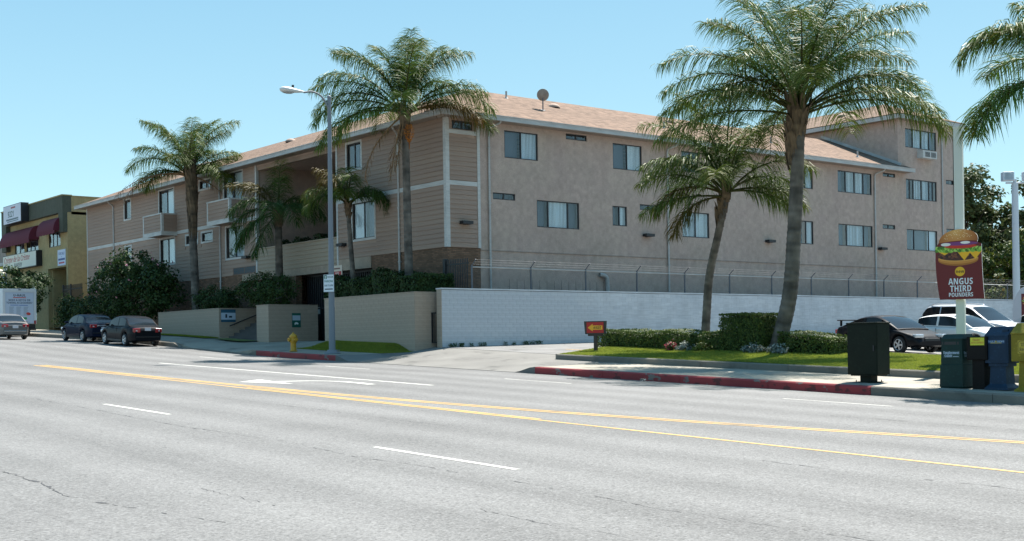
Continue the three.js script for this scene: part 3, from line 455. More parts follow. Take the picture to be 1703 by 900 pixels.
  part('roof_vent', domeV(-51, RV + 1.6, ty + 2.1 * py, 0), M.siding[0], top); part('vent_stack', tube(P(-49.5, RV + 2.4, ty), P(-49.5, RV + 2.4, ty + 1.5), 0.06), M.gutter, top);
}
{ // satellite dish on the roof
  const b = P(-48, 40.5, 10.42 + 2.8 * PITCH), d = thing('satellite_dish', 'round satellite dish on a mast above the side roof', 'dish', b);
  part('mast', [tube(b.clone().add(new THREE.Vector3(0, -0.05, 0)), b.clone().add(new THREE.Vector3(0, 0.62, 0)), 0.03), new THREE.BoxGeometry(0.25, 0.02, 0.2).rotateZ(-0.4).translate(b.x, b.y + 0.01, b.z)], M.galv, d);
  const g = new THREE.LatheGeometry([[0, 0], [0.1, 0.006], [0.2, 0.025], [0.29, 0.055], [0.3, 0.06], [0.29, 0.066], [0.2, 0.037], [0.1, 0.018], [0, 0.012]].map((p) => new THREE.Vector2(...p)), 28); g.rotateX(-1.25).rotateY(0.75);
  part('reflector', g.translate(b.x, b.y + 0.75, b.z), M.stuccoDim, d); part('feed_arm', tube(b.clone().add(new THREE.Vector3(0, 0.5, 0)), b.clone().add(new THREE.Vector3(-0.3, 0.55, -0.25)), 0.012), M.galv, d);
}
{ // lantern hanging in the open court
  const o = P(-56.8, 34.4, 8.1), l = thing('hanging_lantern', 'dark lantern hanging on a chain in the open court', 'lantern', o);
  part('chain', tube(P(-56.8, 34.4, 8.5), P(-56.8, 34.4, 10.13), 0.012), M.iron, l);
  part('cage', [new THREE.CylinderGeometry(0.05, 0.22, 0.18, 6).translate(o.x, o.y + 0.42, o.z), new THREE.CylinderGeometry(0.17, 0.12, 0.05, 6).translate(o.x, o.y - 0.14, o.z), ...[0, 1, 2, 3, 4, 5].map((k) => tube(new THREE.Vector3(o.x + 0.19 * Math.cos(k * 1.047), o.y + 0.34, o.z + 0.19 * Math.sin(k * 1.047)), new THREE.Vector3(o.x + 0.14 * Math.cos(k * 1.047), o.y - 0.13, o.z + 0.14 * Math.sin(k * 1.047)), 0.012, 0.012, 5))], M.iron, l);
  part('shade', new THREE.CylinderGeometry(0.17, 0.125, 0.44, 6).translate(o.x, o.y + 0.1, o.z), M.blind[1], l);
}
// ---------------------------------------------------------------- neighbours to the left
{
  const f = frontF(33), U0 = -107.4, U1 = -93.2, s = sideF(U1), gy = 1.2, b = thing('bakery_building', 'two storey mustard building with olive parapet and maroon awnings', 'building', P(-100, 38, gy));
  const wins = [[-105.2, -102.9, 7.85, 9.3], [-102.4, -99.6, 7.85, 9.3], [-97.2, -94.7, 8.0, 9.75], [-105.5, -100.2, 2.6, 5.2]];
  part('wall', wallGeo(f, U0, U1, gy, 11.0, [...wins, [-97.5, -93.55, gy + 0.02, 6.4]], 0.3), M.ochre, b);
  part('side_wall', [fbox(s, 33.3, 60, gy, 11.0, -0.3, 0), box(U0, U0 + 0.3, gy, 11, 33.3, 60), box(U0, U1, gy, 11, 59.7, 60), box(U0, U1, 10.2, 10.4, 33.3, 59.7)], M.ochre, b);
  part('parapet', [fbox(f, U0 - 0.05, U1 + 0.02, 10.35, 11.55, -0.3, 0.35), fbox(f, U0 - 0.05, U0 + 1.1, 8.3, 10.35, 0.001, 0.35), fbox(f, U1 - 0.9, U1 + 0.02, 8.9, 10.35, 0.001, 0.35)], M.olive, b);
  part('parapet_cap', [fbox(f, U0 - 0.1, U1 + 0.06, 11.55, 11.63, -0.35, 0.4), fbox(s, 33.3, 60, 11.0, 11.5, -0.3, 0.01), fbox(s, 33.35, 60, 11.5, 11.58, -0.33, 0.05)], M.ochre, b);
  for (const w of wins) windowIn(f, [...w, w[1] - w[0] > 2.4 ? [0.33, 0.34, 0.33] : [0.5, 0.5], '000'], b, false);
  part('entry_recess', [box(-97.5, -97.3, gy, 6.4, 33.3, 37), box(-93.6, -93.4, gy, 6.4, 33.3, 37), box(-97.5, -93.4, gy, 6.4, 37, 37.2), box(-97.5, -93.4, 6.4, 6.6, 33.3, 37)], M.ochre, b);
  const door = part('entry_door', box(-96.3, -95.2, gy + 0.3, gy + 2.5, 36.93, 36.99), M.bronze, b); part('handle', box(-95.35, -95.3, gy + 1.2, gy + 1.6, 36.88, 36.93), M.galv, door);
  const awn = (a0, a1, y1, h, d) => { const n = 12, sh = new THREE.Shape(); sh.moveTo(0, 0); for (let i = 0; i <= n; i++) { const t = i / n * Math.PI / 2; sh.lineTo(d * Math.cos(t), h * Math.sin(t)); } sh.lineTo(0, 0); const g = new THREE.ExtrudeGeometry(sh, { depth: a1 - a0, bevelEnabled: false }).rotateY(-Math.PI / 2).translate(a1, y1 - h, 0.001).applyMatrix4(f);
    const o = part('awning', g, M.maroon, b), vs = []; for (let a = a0; a < a1 - 0.1; a += 0.3) vs.push(fbox(f, a, a + 0.28, y1 - h - 0.22 - 0.03 * ((a * 10 | 0) & 1), y1 - h, d - 0.03, d - 0.01)); part('valance', vs, M.maroon, o); };
  awn(-106.5, -99.4, 9.9, 1.1, 0.8); awn(-97.6, -93.9, 10.1, 1.05, 0.8);
  const roofY = 11;
  part('wall_lamp', [fbox(f, -98.6, -98.45, 5.7, 6.2, 0, 0.12), fbox(f, -98.8, -98.3, 5.4, 5.65, 0.05, 0.4)], M.iron, b);
  // its signs
  const sg = thing('bakery_sign', 'long white bakery sign with red script on the mustard wall', 'sign', fpos(f, -102.8, 6.9, 0.2));
  part('cabinet', fbox(f, -106.9, -98.75, 6.75, 7.95, 0.002, 0.45), M.iron, sg);
  part('face', new THREE.PlaneGeometry(8.0, 1.1).translate(-102.83, 7.35, 0.455).applyMatrix4(f), print(1024, 150, (x, w, h) => { x.fillStyle = '#d9d6c6'; x.fillRect(0, 0, w, h); x.fillStyle = '#a8281f'; x.font = 'italic bold 84px serif'; x.fillText('Crème de la Crème', 30, 76, 940); x.fillStyle = '#222'; x.font = 'bold 66px sans-serif'; x.fillText('BAKERY', 360, 140, 420); }), sg);
  const ts = thing('number_sign', 'white box sign on top of the olive parapet', 'sign', fpos(f, -102.8, 10.4, 0.4));
  part('cabinet', fbox(f, -104.95, -100.6, 10.3, 11.75, 0.36, 0.95), M.iron, ts);
  part('face', new THREE.PlaneGeometry(4.25, 1.38).translate(-102.78, 11.02, 0.955).applyMatrix4(f), print(512, 180, (x, w, h) => { x.fillStyle = '#cfcfd8'; x.fillRect(0, 0, w, h); x.fillStyle = '#a04848'; x.fillRect(225, 18, 130, 16); x.fillStyle = '#3c5550'; x.font = 'bold 84px sans-serif'; x.fillText('9221', 130, 118); x.fillStyle = '#5a6a70'; x.fillRect(80, 135, 360, 16); x.fillRect(110, 158, 330, 10); }), ts);
  const fs = thing('for_sale_sign', 'small white notice with blue and red lettering above the entry', 'sign', fpos(f, -94.4, 6.5, 0));
  part('board', fbox(f, -95.25, -93.55, 6.5, 7.7, 0.002, 0.04), M.white, fs);
  part('face', new THREE.PlaneGeometry(1.66, 1.16).translate(-94.4, 7.1, 0.044).applyMatrix4(f), print(256, 190, (x, w, h) => { x.fillStyle = '#cdd4e8'; x.fillRect(0, 0, w, h); x.textAlign = 'center'; x.fillStyle = '#2c4a86'; x.font = 'bold 44px sans-serif'; x.fillText('FOR SALE', 128, 62, 220); x.font = 'bold 20px sans-serif'; x.fillText('or', 128, 92); x.font = 'bold 34px sans-serif'; x.fillRect(20, 104, 216, 24); x.fillStyle = '#b8485a'; x.fillRect(36, 148, 184, 20); }), fs);
  const n = thing('beige_building', 'low beige shop at the far left edge beyond the bakery', 'building', P(-115, 38, 1.5));
  part('wall', wallGeo(f, -126, U0 - 0.1, 1.4, 9.4, [[-124, -117, 2.2, 5.4], [-116, -108.2, 2.2, 5.4]], 0.3), M.stuccoDim, n); part('side_wall', [box(-126, -125.7, 1.4, 9.4, 33.3, 50), box(U0 - 0.4, U0 - 0.1, 1.4, 9.4, 33.3, 50), box(-126, U0 - 0.1, 9.2, 9.4, 33.3, 50)], M.stuccoDim, n);
  part('fascia', fbox(f, -126, U0 - 0.1, 7.3, 7.55, 0.001, 0.1), M.trim, n); for (const a of [[-124, -117], [-116, -108.2]]) windowIn(f, [...a, 2.2, 5.4, [0.5, 0.5], '00'], n, false);
  part('awning', fbox(f, -125, -107.6, 5.5, 6.4, 0.02, 1.4), M.iron, n); part('banner', fbox(f, -110, -107.8, 6.3, 7.25, 0.03, 0.06), mat(C(0.55, 0.43, 0.03), 0.7), n);
}
{ // iron fence between bakery and apartments
  const fz = thing('iron_fence', 'black iron picket fence closing the gap beside the bakery', 'fence', P(-91.2, 32.6, 1.6)); const f = frontF(32.6);
  part('rail', [fbox(f, -93.1, -89.3, 2.1, 2.16, -0.03, 0.03), fbox(f, -93.1, -89.3, 4.6, 4.66, -0.03, 0.03)], M.iron, fz); for (let a = -93.0; a < -89.3; a += 0.16) part('picket', fbox(f, a, a + 0.03, 1.5, 4.95, -0.015, 0.015), M.iron, fz);
  for (const a of [-93.15, -91.6]) part('post', fbox(f, a, a + 0.1, 1.4, 5, -0.05, 0.05), M.iron, fz);
  const ns = tag(part('notice_sign', fbox(f, -91.9, -91.2, 2.6, 3.6, 0.06, 0.09), mat(C(0.55, 0.3, 0.28), 0.7)), 'pale red notice fixed to the iron fence', 'sign');
}
// ---------------------------------------------------------------- block walls
const blockG = (() => { const g = clean(new THREE.BoxGeometry(0.3945, 0.192, 0.03)); metric(g); return g; })();
function blockFace(f, a0, a1, y0, y1, mats, parent, budget, s, bot) { // running bond; nearest blocks singly, the others joined
  const rest = [], n = Math.round((y1 - y0) / 0.2); let k = 0;
  for (let c = Math.ceil((a1 - a0) / 0.4); c >= 0; c--) for (let r = 0; r < n; r++) {
    const cc = s.fromEnd ? c : Math.ceil((a1 - a0) / 0.4) - c; let x0 = a0 + (cc - (r & 1) * 0.5) * 0.4, x1 = Math.min(x0 + 0.4, a1); x0 = Math.max(x0, a0); if (x1 - x0 < 0.06) continue;
    const yy = y0 + r * 0.2; if (bot && yy + 0.2 < bot((x0 + x1) / 2)) continue;
    const t = fbm(((x0 + 300) * 0.021) % 1, (yy + 5) * 0.09 % 1, 7, 3, s.seed) + 0.16 * (hash(cc, r, s.seed) - 0.5), m = mats[clamp(Math.floor((t - 0.28) * 2.2 * mats.length), 0, mats.length - 1)];
    if (k++ < budget) piece('block', blockG, m, parent, fpos(f, (x0 + x1) / 2, yy + 0.1, -0.010), fturn(f), new THREE.Vector3((x1 - x0 - 0.006) / 0.3945, 1, 1));
    else { const i = mats.indexOf(m); (rest[i] ||= []).push(new THREE.BoxGeometry(x1 - x0 - 0.006, 0.1945, 0.03).translate((x0 + x1) / 2, yy + 0.1, -0.010).applyMatrix4(f)); }
  }
  rest.forEach((g, i) => { if (g) stuff(part('far_blocks', g, mats[i], parent)); });
}
const WU = -43.65, WT = 2.5, WEND = 96;
{
  const w = thing('block_wall', 'long white painted block wall along the car park', 'wall', P(WU - 0.17, 60, 0)), f = sideF(WU);
  part('core', box(WU - 0.34, WU, -0.6, WT - 0.06, 31.12, WEND), M.blockCore, w);
  blockFace(f, 31.12, WEND, -0.56, WT - 0.04, M.block, w, 280, { seed: 3 }, (v) => LOT(WU, v) - 0.05);
  part('coping', box(WU - 0.37, WU + 0.02, WT - 0.04, WT + 0.02, 31.08, WEND), M.block[0], w);
  part('end_face', frontFace(31.12, WU - 0.34, WU, -0.6, WT - 0.045), M.cream[0], w);
  part('control_joint', [fbox(f, 60.3, 60.33, LOT(WU, 60), WT - 0.04, 0.004, 0.006)], M.blockCore, w);
}
function frontFace(v, u0, u1, y0, y1) { return box(u0, u1, y0, y1, v - 0.02, v - 0.002); }
function planter(name, label, u0, u1, v0, v1, yb, yt, right = true) {
  const p = thing(name, label, 'planter wall', P((u0 + u1) / 2, (v0 + v1) / 2, yb)), f = frontF(v0);
  part('core', [box(u0, u1, yb - 0.4, yt - 0.05, v0, v0 + 0.2), box(u1 - 0.2, u1, yb - 0.4, yt - 0.05, v0 + 0.2, v1), box(u0, u0 + 0.2, yb - 0.4, yt - 0.05, v0 + 0.2, v1)], M.creamCore, p);
  const c = part('coping', [box(u0 - 0.02, u1 + 0.02, yt - 0.05, yt, v0 - 0.02, v0 + 0.22), box(u1 - 0.22, u1 + 0.02, yt - 0.05, yt, v0 + 0.221, v1), box(u0 - 0.02, u0 + 0.22, yt - 0.05, yt, v0 + 0.221, v1)], M.creamCore, p);
  const y0 = yt - 0.05 - Math.ceil((yt - 0.05 - yb + 0.3) / 0.2) * 0.2;
  blockFace(f, u0, u1, y0, yt - 0.05, M.cream, p, 230, { seed: Math.round(u1) + 90, fromEnd: true });
  if (right) blockFace(sideF(u1), v0, v1, y0, yt - 0.05, M.cream, p, 70, { seed: Math.round(u0) + 190 });
  part('soil', box(u0 + 0.2, u1 - 0.2, yt - 0.4, yt - 0.12, v0 + 0.2, v1), M.soil, p);
  return p;
}
planter('planter_wall', 'tan block planter wall right of the garage, next to the white wall', -51.7, -44.32, 30.2, 33, 0.1, 2.38);
planter('planter_wall', 'tan block planter wall behind the parked cars, left of the entry steps', -70.6, -62.7, 30.2, 33, 0.6, 2.3);
planter('planter_wall', 'narrow tan block planter between the entry steps and the garage', -58.45, -57.18, 30.2, 33, 0.4, 2.3);
{ // entry steps and handrail
  const st = thing('entry_steps', 'dark concrete entry steps between the two planters', 'steps', P(-60.6, 31, 0.5));
  for (let i = 0; i < 7; i++) part('step', box(-62.48, -58.5, 0.1, 0.62 + i * 0.17, 30.3 + i * 0.32, i === 6 ? 34 : 30.3 + (i + 1) * 0.32 - 0.004), M.step, st);
  const h = thing('handrail', 'dark sloping handrail fixed beside the entry steps', 'handrail', P(-62.6, 31, 1.3)), a = P(-62.56, 30.75, 1.35), b = P(-62.56, 32.9, 2.15);
  part('rail', tube(a, b, 0.03), M.iron, h); part('bracket', [0.15, 0.85].map((t) => { const p = a.clone().lerp(b, t); return tube(p.clone().add(new THREE.Vector3(-0.13, -0.08, 0)), p, 0.015); }), M.iron, h);
  const sign = (f, a0, y0, w, hh, draw, label, n = 0.02) => { const s = thing('small_sign', label, 'sign', fpos(f, a0 + w / 2, y0, n)); part('plate', fbox(f, a0, a0 + w, y0, y0 + hh, n - 0.012, n), M.galv, s); part('face', new THREE.PlaneGeometry(w - 0.01, hh - 0.01).translate(a0 + w / 2, y0 + hh / 2, n + 0.003).applyMatrix4(f), print(96, 128, draw), s); };
  sign(sideF(-62.7), 30.3, 1.55, 0.85, 0.68, (x, w, h2) => { x.fillStyle = '#b8c6d6'; x.fillRect(0, 0, w, h2); x.fillStyle = '#2c5a70'; x.fillRect(0, 0, w, 34); x.fillRect(0, 104, w, 24); x.fillStyle = '#24303c'; x.fillRect(28, 48, 12, 38); x.fillRect(52, 66, 20, 18); }, 'blue and white picture sign on the left planter end');
  sign(sideF(-57.18), 31.5, 1.15, 0.5, 0.72, (x, w, h2) => { x.fillStyle = '#1c5a4c'; x.fillRect(0, 0, w, h2); x.fillStyle = '#a9b8c4'; x.fillRect(4, 20, w - 8, 46); x.fillStyle = '#d8dedc'; x.beginPath(); x.ellipse(52, 92, 20, 9, 0.3, 0, 7); x.fill(); x.fillRect(26, 88, 14, 18); }, 'green and white dog notice on the narrow planter');
  sign(frontF(31.9), -53.75, 2.95, 0.95, 1.1, (x, w, h2) => { x.fillStyle = '#c8b8a6'; x.fillRect(0, 0, w, h2); x.fillStyle = '#a02026'; x.fillRect(8, 34, w - 16, 46); x.fillStyle = '#e6d8cc'; x.font = 'bold 22px sans-serif'; x.textAlign = 'center'; x.fillText('NO', 48, 54); x.fillText('PARKING', 48, 74, 76); x.fillStyle = '#6a4038'; x.fillRect(20, 14, 56, 8); x.fillRect(14, 92, 68, 6); x.fillRect(14, 106, 60, 5); }, 'tan and red no parking board beside the garage', 0.06);
}
{ // iron gates by the white wall
  const f = frontF(32.8), g = thing('iron_gate', 'black iron picket gate between the brick corner and the white wall', 'gate', P(-44.75, 32.8, 2.4));
  part('rail', [fbox(f, -45.75, -43.98, 2.5, 2.56, -0.02, 0.02), fbox(f, -45.75, -43.98, 3.6, 3.66, -0.02, 0.02)], M.iron, g); for (let a = -45.7; a < -44; a += 0.125) part('picket', fbox(f, a, a + 0.036, 2.3, 3.85, -0.018, 0.018), M.iron, g);
  part('post', [fbox(f, -45.78, -45.6, 2.2, 3.9, -0.08, 0.08)], M.iron, g);
  const f2 = frontF(31.06), k = thing('narrow_gate', 'small black barred gate at the end of the white wall', 'gate', P(-44.16, 31.06, 0.2));
  part('frame', [fbox(f2, -44.31, -44.0, 0.2, 0.25, -0.02, 0.02), fbox(f2, -44.31, -44.0, 1.45, 1.5, -0.02, 0.02), fbox(f2, -44.31, -44.28, 0.25, 1.45, -0.02, 0.02)], M.iron, k); for (let a = -44.24; a < -44.01; a += 0.08) part('bar', fbox(f2, a, a + 0.02, 0.25, 1.45, -0.01, 0.01), M.iron, k);
}
{ // chain-link fence on the wall
  const F = thing('chain_link_fence', 'chain link fence with barbed wire arms on top of the white wall', 'fence', P(WU - 0.17, 60, WT)), u = WU - 0.17, top = 3.5;
  const posts = []; for (let k = 0; k < 20; k++) posts.push(32.85 + k * 3.27);
  for (const v of posts) part('post', [tube(P(u, v, WT - 0.1), P(u, v, top), 0.042), tube(P(u, v, top), P(u + 0.32, v - 0.02, top + 0.26), 0.022), new THREE.SphereGeometry(0.04, 8, 6).translate(u, top, -v)], M.galv, F);
  part('rail', tube(P(u, 32.85, top - 0.05), P(u, posts[19], top - 0.05), 0.026), M.gutter, F);
  for (const t of [0.25, 0.6, 0.95]) part('barbed_wire', [tube(P(u + 0.32 * t, 32.85, top + 0.26 * t), P(u + 0.32 * t, posts[19], top + 0.26 * t), 0.0045, 0.0045, 4), ...Array.from({ length: 160 }, (_, i) => new THREE.BoxGeometry(0.04, 0.006, 0.006).rotateZ(i).translate(u + 0.32 * t, top + 0.26 * t, -(33 + i * 0.38)))], M.wire, F);
  const h = top - 0.06 - WT, wires = []; const step = 0.085;
  for (let v = 32.85 - h; v < posts[19]; v += step) for (const s of [1, -1]) { let v0 = v, v1 = v + h, y0 = WT + 0.01, y1 = WT + h; if (s < 0) { [y0, y1] = [y1, y0]; } if (v0 < 32.85) { const t = (32.85 - v0) / h; y0 = lerp(y0, y1, t); v0 = 32.85; } if (v1 > posts[19]) continue; wires.push(tube(P(u + 0.004 * s, v0, y0), P(u + 0.004 * s, v1, y1), 0.0019, 0.0019, 3)); }
  stuff(part('mesh', wires, M.wire, F));
  const sp = thing('spike_row', 'row of short iron stakes along the foot of the side wall', 'stakes', P(-44.6, 38, 2.4)); for (let k = 0; k < 14; k++) part('stake', tube(P(-44.7, 35.6 + k * 0.44, 1.6), P(-44.7, 35.6 + k * 0.44, 3.02 + 0.03 * Math.sin(k * 3)), 0.014, 0.006, 6), M.iron, sp);
}
// ---------------------------------------------------------------- plants
const RIGHT = new THREE.Vector3(0.624, 0, -0.7815), AWAY = new THREE.Vector3(-0.7815, 0, -0.624); // picture right and depth, as ground directions
class Tri { constructor() { this.p = []; this.c = []; } quad(a, b, c, d, col) { for (const q of [a, b, c, a, c, d]) { this.p.push(q.x, q.y, q.z); this.c.push(col[0], col[1], col[2]); } } tri(a, b, c, col) { for (const q of [a, b, c]) { this.p.push(q.x, q.y, q.z); this.c.push(col[0], col[1], col[2]); } }
  geo() { const g = new THREE.BufferGeometry(); g.setAttribute('position', new THREE.Float32BufferAttribute(this.p, 3)); g.setAttribute('color', new THREE.Float32BufferAttribute(this.c, 3)); g.computeVertexNormals(); return g; } }
const V3 = (x, y, z) => new THREE.Vector3(x, y, z), UP = V3(0, 1, 0);
function frondGeo(at, az, elev, len, droop, s, o = {}) { // a feather frond: arched midrib and drooping leaflets
  const r = rng(s), T = new Tri(), out = RIGHT.clone().multiplyScalar(Math.cos(az)).addScaledVector(AWAY, Math.sin(az)), side0 = out.clone().cross(UP).normalize(), N = 20, pts = [], dir = [];
  let p = at.clone(); const sway = (r() - 0.5) * 0.5;
  for (let i = 0; i <= N; i++) { const t = i / N, a = elev - droop * Math.pow(t, 1.35); const d = out.clone().multiplyScalar(Math.cos(a)).addScaledVector(UP, Math.sin(a)).addScaledVector(side0, sway * t).normalize(); pts.push(p.clone()); dir.push(d); p.addScaledVector(d, len / N); }
  const rc = o.rib || [0.10, 0.105, 0.035];
  for (let i = 0; i < N; i++) { const w0 = lerp(0.045, 0.006, i / N), w1 = lerp(0.045, 0.006, (i + 1) / N), a = pts[i], b = pts[i + 1], s1 = dir[i].clone().cross(UP).normalize(), n1 = s1.clone().cross(dir[i]);
    const q = (c, w, x, y) => c.clone().addScaledVector(s1, x * w).addScaledVector(n1, y * w); const R4 = [[1, 0], [0, 1], [-1, 0], [0, -1]];
    for (let k = 0; k < 4; k++) { const [x0, y0] = R4[k], [x1, y1] = R4[(k + 1) % 4]; T.quad(q(a, w0, x0, y0), q(a, w0, x1, y1), q(b, w1, x1, y1), q(b, w1, x0, y0), rc); } }
  const n = o.n || 140, base = o.color || [0.07, 0.112, 0.026], tipc = o.tip || base, vary = o.vary ?? 0.5, LL = (o.leaf || 1.15) * (0.7 + 0.3 * len / 4);
  for (let i = 0; i < n; i++) for (const sd of [-1, 1]) {
    const t = 0.2 + 0.8 * (i + r() * 0.8) / n, x = Math.min(t * N, N - 0.001), k = Math.floor(x), fr = x - k, c = pts[k].clone().lerp(pts[k + 1], fr), d = dir[k], sv = d.clone().cross(UP).normalize().multiplyScalar(sd), nv = sv.clone().cross(d).multiplyScalar(sd);
    if (r() < (o.gap || 0.04)) continue;
    const prof = Math.min(1, 0.45 + (t - 0.2) * 3.2) * (t > 0.75 ? lerp(1, 0.42, (t - 0.75) / 0.25) : 1), l = LL * prof * (0.8 + 0.4 * r()), w = (o.w || 0.0145) * (0.7 + 0.5 * r());
    const lift = (r() - 0.5) * 1.5; // leaflets leave the rib in several planes
    let dd = sv.clone().multiplyScalar(0.85).addScaledVector(d, 0.42 + 0.25 * r()).addScaledVector(nv, lift * 0.75).normalize(), q = c.clone(); const m = 0.75 + vary * (r() - 0.35), col = [0, 1, 2].map((j) => lerp(base[j], tipc[j], smooth((t - 0.3) / 0.7) * r()) * m);
    let wv = dd.clone().cross(V3(r() - 0.5, 0.25 + 0.4 * r(), r() - 0.5)).normalize(); const seg = 3;
    for (let j = 0; j < seg; j++) { const w0 = w * [0.55, 1, 0.75][j], w1 = w * [1, 0.75, 0][j], q2 = q.clone().addScaledVector(dd, l / seg); if (j < seg - 1) T.quad(q.clone().addScaledVector(wv, -w0), q.clone().addScaledVector(wv, w0), q2.clone().addScaledVector(wv, w1), q2.clone().addScaledVector(wv, -w1), col); else T.tri(q.clone().addScaledVector(wv, -w0), q.clone().addScaledVector(wv, w0), q2, col); q = q2; dd.addScaledVector(UP, -(0.5 + 0.42 * r()) * (o.hang || 1)).normalize(); }
  }
  return T.geo();
}
function trunkGeo(pts, rad, seg = 14, n = 40) { // tapered, slightly ringed stem; uv round and along
  const c = new THREE.CatmullRomCurve3(pts), len = c.getLength(), pos = [], uv = [], idx = [];
  for (let i = 0; i <= n; i++) { const t = i / n, p = c.getPointAt(t), T = c.getTangentAt(t), a = T.clone().cross(V3(0, 0, 1)).normalize(), b = T.clone().cross(a).normalize(), R0 = rad(t) * (1 + 0.05 * (i % 3 === 0 ? 1 : 0) + 0.03 * (hash(i, 3, 7) - 0.5)); for (let k = 0; k <= seg; k++) { const w = k / seg * Math.PI * 2; const q = p.clone().addScaledVector(a, Math.cos(w) * R0).addScaledVector(b, Math.sin(w) * R0); pos.push(q.x, q.y, q.z); uv.push(k / seg, t * len); } }
  for (let i = 0; i < n; i++) for (let k = 0; k < seg; k++) { const a = i * (seg + 1) + k, b = a + 1, d = a + seg + 1, e = d + 1; idx.push(a, b, e, a, e, d); }
  const g = new THREE.BufferGeometry(); g.setAttribute('position', new THREE.Float32BufferAttribute(pos, 3)); g.setAttribute('uv', new THREE.Float32BufferAttribute(uv, 2)); g.setIndex(idx); g.computeVertexNormals(); return g;
}
// palm: base and crown points, radii, fronds [azimuth deg (0 right, 90 away, 180 left), elevation deg, length, droop deg, kind]
function palm(label, b, top, r0, r1, fronds, o = {}) {
  const p = thing('palm_tree', label, 'palm tree', b, 'palms in front of the apartments'), r = rng(o.seed || 3), mid = b.clone().lerp(top, 0.5).add(o.bend || V3(0, 0, 0)), H = b.distanceTo(top);
  part('trunk', trunkGeo(o.path ? [b.clone().add(V3(-0.03, -0.4, 0)), ...o.path, top] : [b.clone().add(V3(0, -0.4, 0)), b.clone().lerp(mid, 0.5).add(V3(0, 0, 0)), mid, mid.clone().lerp(top, 0.55), top], (t) => (t < 0.08 ? lerp(r0 * 1.5, r0, Math.pow(t / 0.08, 0.6)) : lerp(r0, r1, t)) , 16, Math.round(H * 16)), M.bark, p);
  const ax = top.clone().sub(mid).normalize(), boots = [];
  const bl = o.boots ?? 1.3;
  for (let i = 0; i < (o.bootN ?? 26); i++) { const t = i / (o.bootN ?? 26), a = i * 2.4, c = top.clone().addScaledVector(ax, -bl * (1 - t) + 0.15), dirB = V3(Math.cos(a), 0, Math.sin(a)), rr = lerp(r1 * 1.1, r1 * (o.bulge || 1.7), Math.pow(t, 0.7)), T = new Tri(), w = 0.13 * (r1 / 0.17) * (0.8 + 0.5 * r()), h = bl * 0.42 * (0.7 + 0.6 * r()), sd = dirB.clone().cross(UP), c1 = c.clone().addScaledVector(dirB, rr * 0.72), c2 = c.clone().addScaledVector(dirB, rr * 1.05 + 0.03).addScaledVector(UP, h), c3 = c2.clone().addScaledVector(dirB, 0.05 + 0.12 * r()).addScaledVector(UP, h * 0.35);
    T.quad(c1.clone().addScaledVector(sd, -w), c1.clone().addScaledVector(sd, w), c2.clone().addScaledVector(sd, w * 0.7), c2.clone().addScaledVector(sd, -w * 0.7), [1, 1, 1]); T.tri(c2.clone().addScaledVector(sd, w * 0.7), c3, c2.clone().addScaledVector(sd, -w * 0.7), [1, 1, 1]); const T2 = c1.clone().addScaledVector(dirB, -0.08); T.tri(c1.clone().addScaledVector(sd, -w), T2, c2.clone().addScaledVector(sd, -w * 0.7), [1, 1, 1]); T.tri(c1.clone().addScaledVector(sd, w), T2, c2.clone().addScaledVector(sd, w * 0.7), [1, 1, 1]);
    const g = T.geo(); g.deleteAttribute('color'); const uv = new Float32Array(g.attributes.position.count * 2); for (let k = 0; k < g.attributes.position.count; k++) { uv[2 * k] = g.attributes.position.getX(k) * 2; uv[2 * k + 1] = g.attributes.position.getY(k); } g.setAttribute('uv', new THREE.BufferAttribute(uv, 2)); boots.push(g); }
  if (boots.length) part('leaf_bases', boots, M.boot, p);
  fronds.forEach(([az, el, len, dr, kind], i) => { const start = top.clone().addScaledVector(ax, 0.1 + 0.25 * r()).addScaledVector(RIGHT, 0.08 * Math.cos(az * Math.PI / 180)).addScaledVector(AWAY, 0.08 * Math.sin(az * Math.PI / 180));
    const look = kind === 'd' ? { color: [0.75, 0.72, 0.68], rib: [0.8, 0.7, 0.6], gap: 0.45, hang: 1.5, n: 60, leaf: 0.6 } : kind === 'y' ? { color: [0.13, 0.115, 0.022], tip: [0.16, 0.10, 0.02], rib: [0.15, 0.12, 0.04] } : kind === 'o' ? { color: [0.20, 0.11, 0.018], rib: [0.2, 0.12, 0.04] } : kind === 'k' ? { color: [0.08, 0.15, 0.03] } : { color: [0.105 + 0.03 * r(), 0.175 + 0.03 * r(), 0.034], tip: [0.20, 0.225, 0.036] };
    part(kind === 'd' ? 'dead_frond' : 'frond', frondGeo(start, az * Math.PI / 180, el * Math.PI / 180, len, dr * Math.PI / 180, (o.seed || 3) * 100 + i, { ...o.leafLook, ...look }), kind === 'd' ? M.dead : M.frond, p); });
  if (o.fruit) { const T = new Tri(), c = top.clone().addScaledVector(RIGHT, 0.2).addScaledVector(AWAY, -0.34).add(V3(0, -0.3, 0)); for (let i = 0; i < 900; i++) { const y = -r() * 1.05, w = 0.28 * Math.sin(Math.min(1, -y / 1.05 * 1.1 + 0.15) * Math.PI), a = r() * 6.28, q = c.clone().add(V3(Math.cos(a) * w * Math.sqrt(r()), y, Math.sin(a) * w * Math.sqrt(r()))), e = V3(r() - 0.5, r() - 0.5, r() - 0.5).normalize().multiplyScalar(0.022), e2 = e.clone().cross(UP).normalize().multiplyScalar(0.022), m = 0.7 + 0.6 * r(); T.quad(q.clone().add(e), q.clone().add(e2), q.clone().sub(e), q.clone().sub(e2), [0.5 * m, 0.17 * m, 0.015 * m]); } part('fruit_cluster', T.geo(), M.petal, p); }
  return p;
}
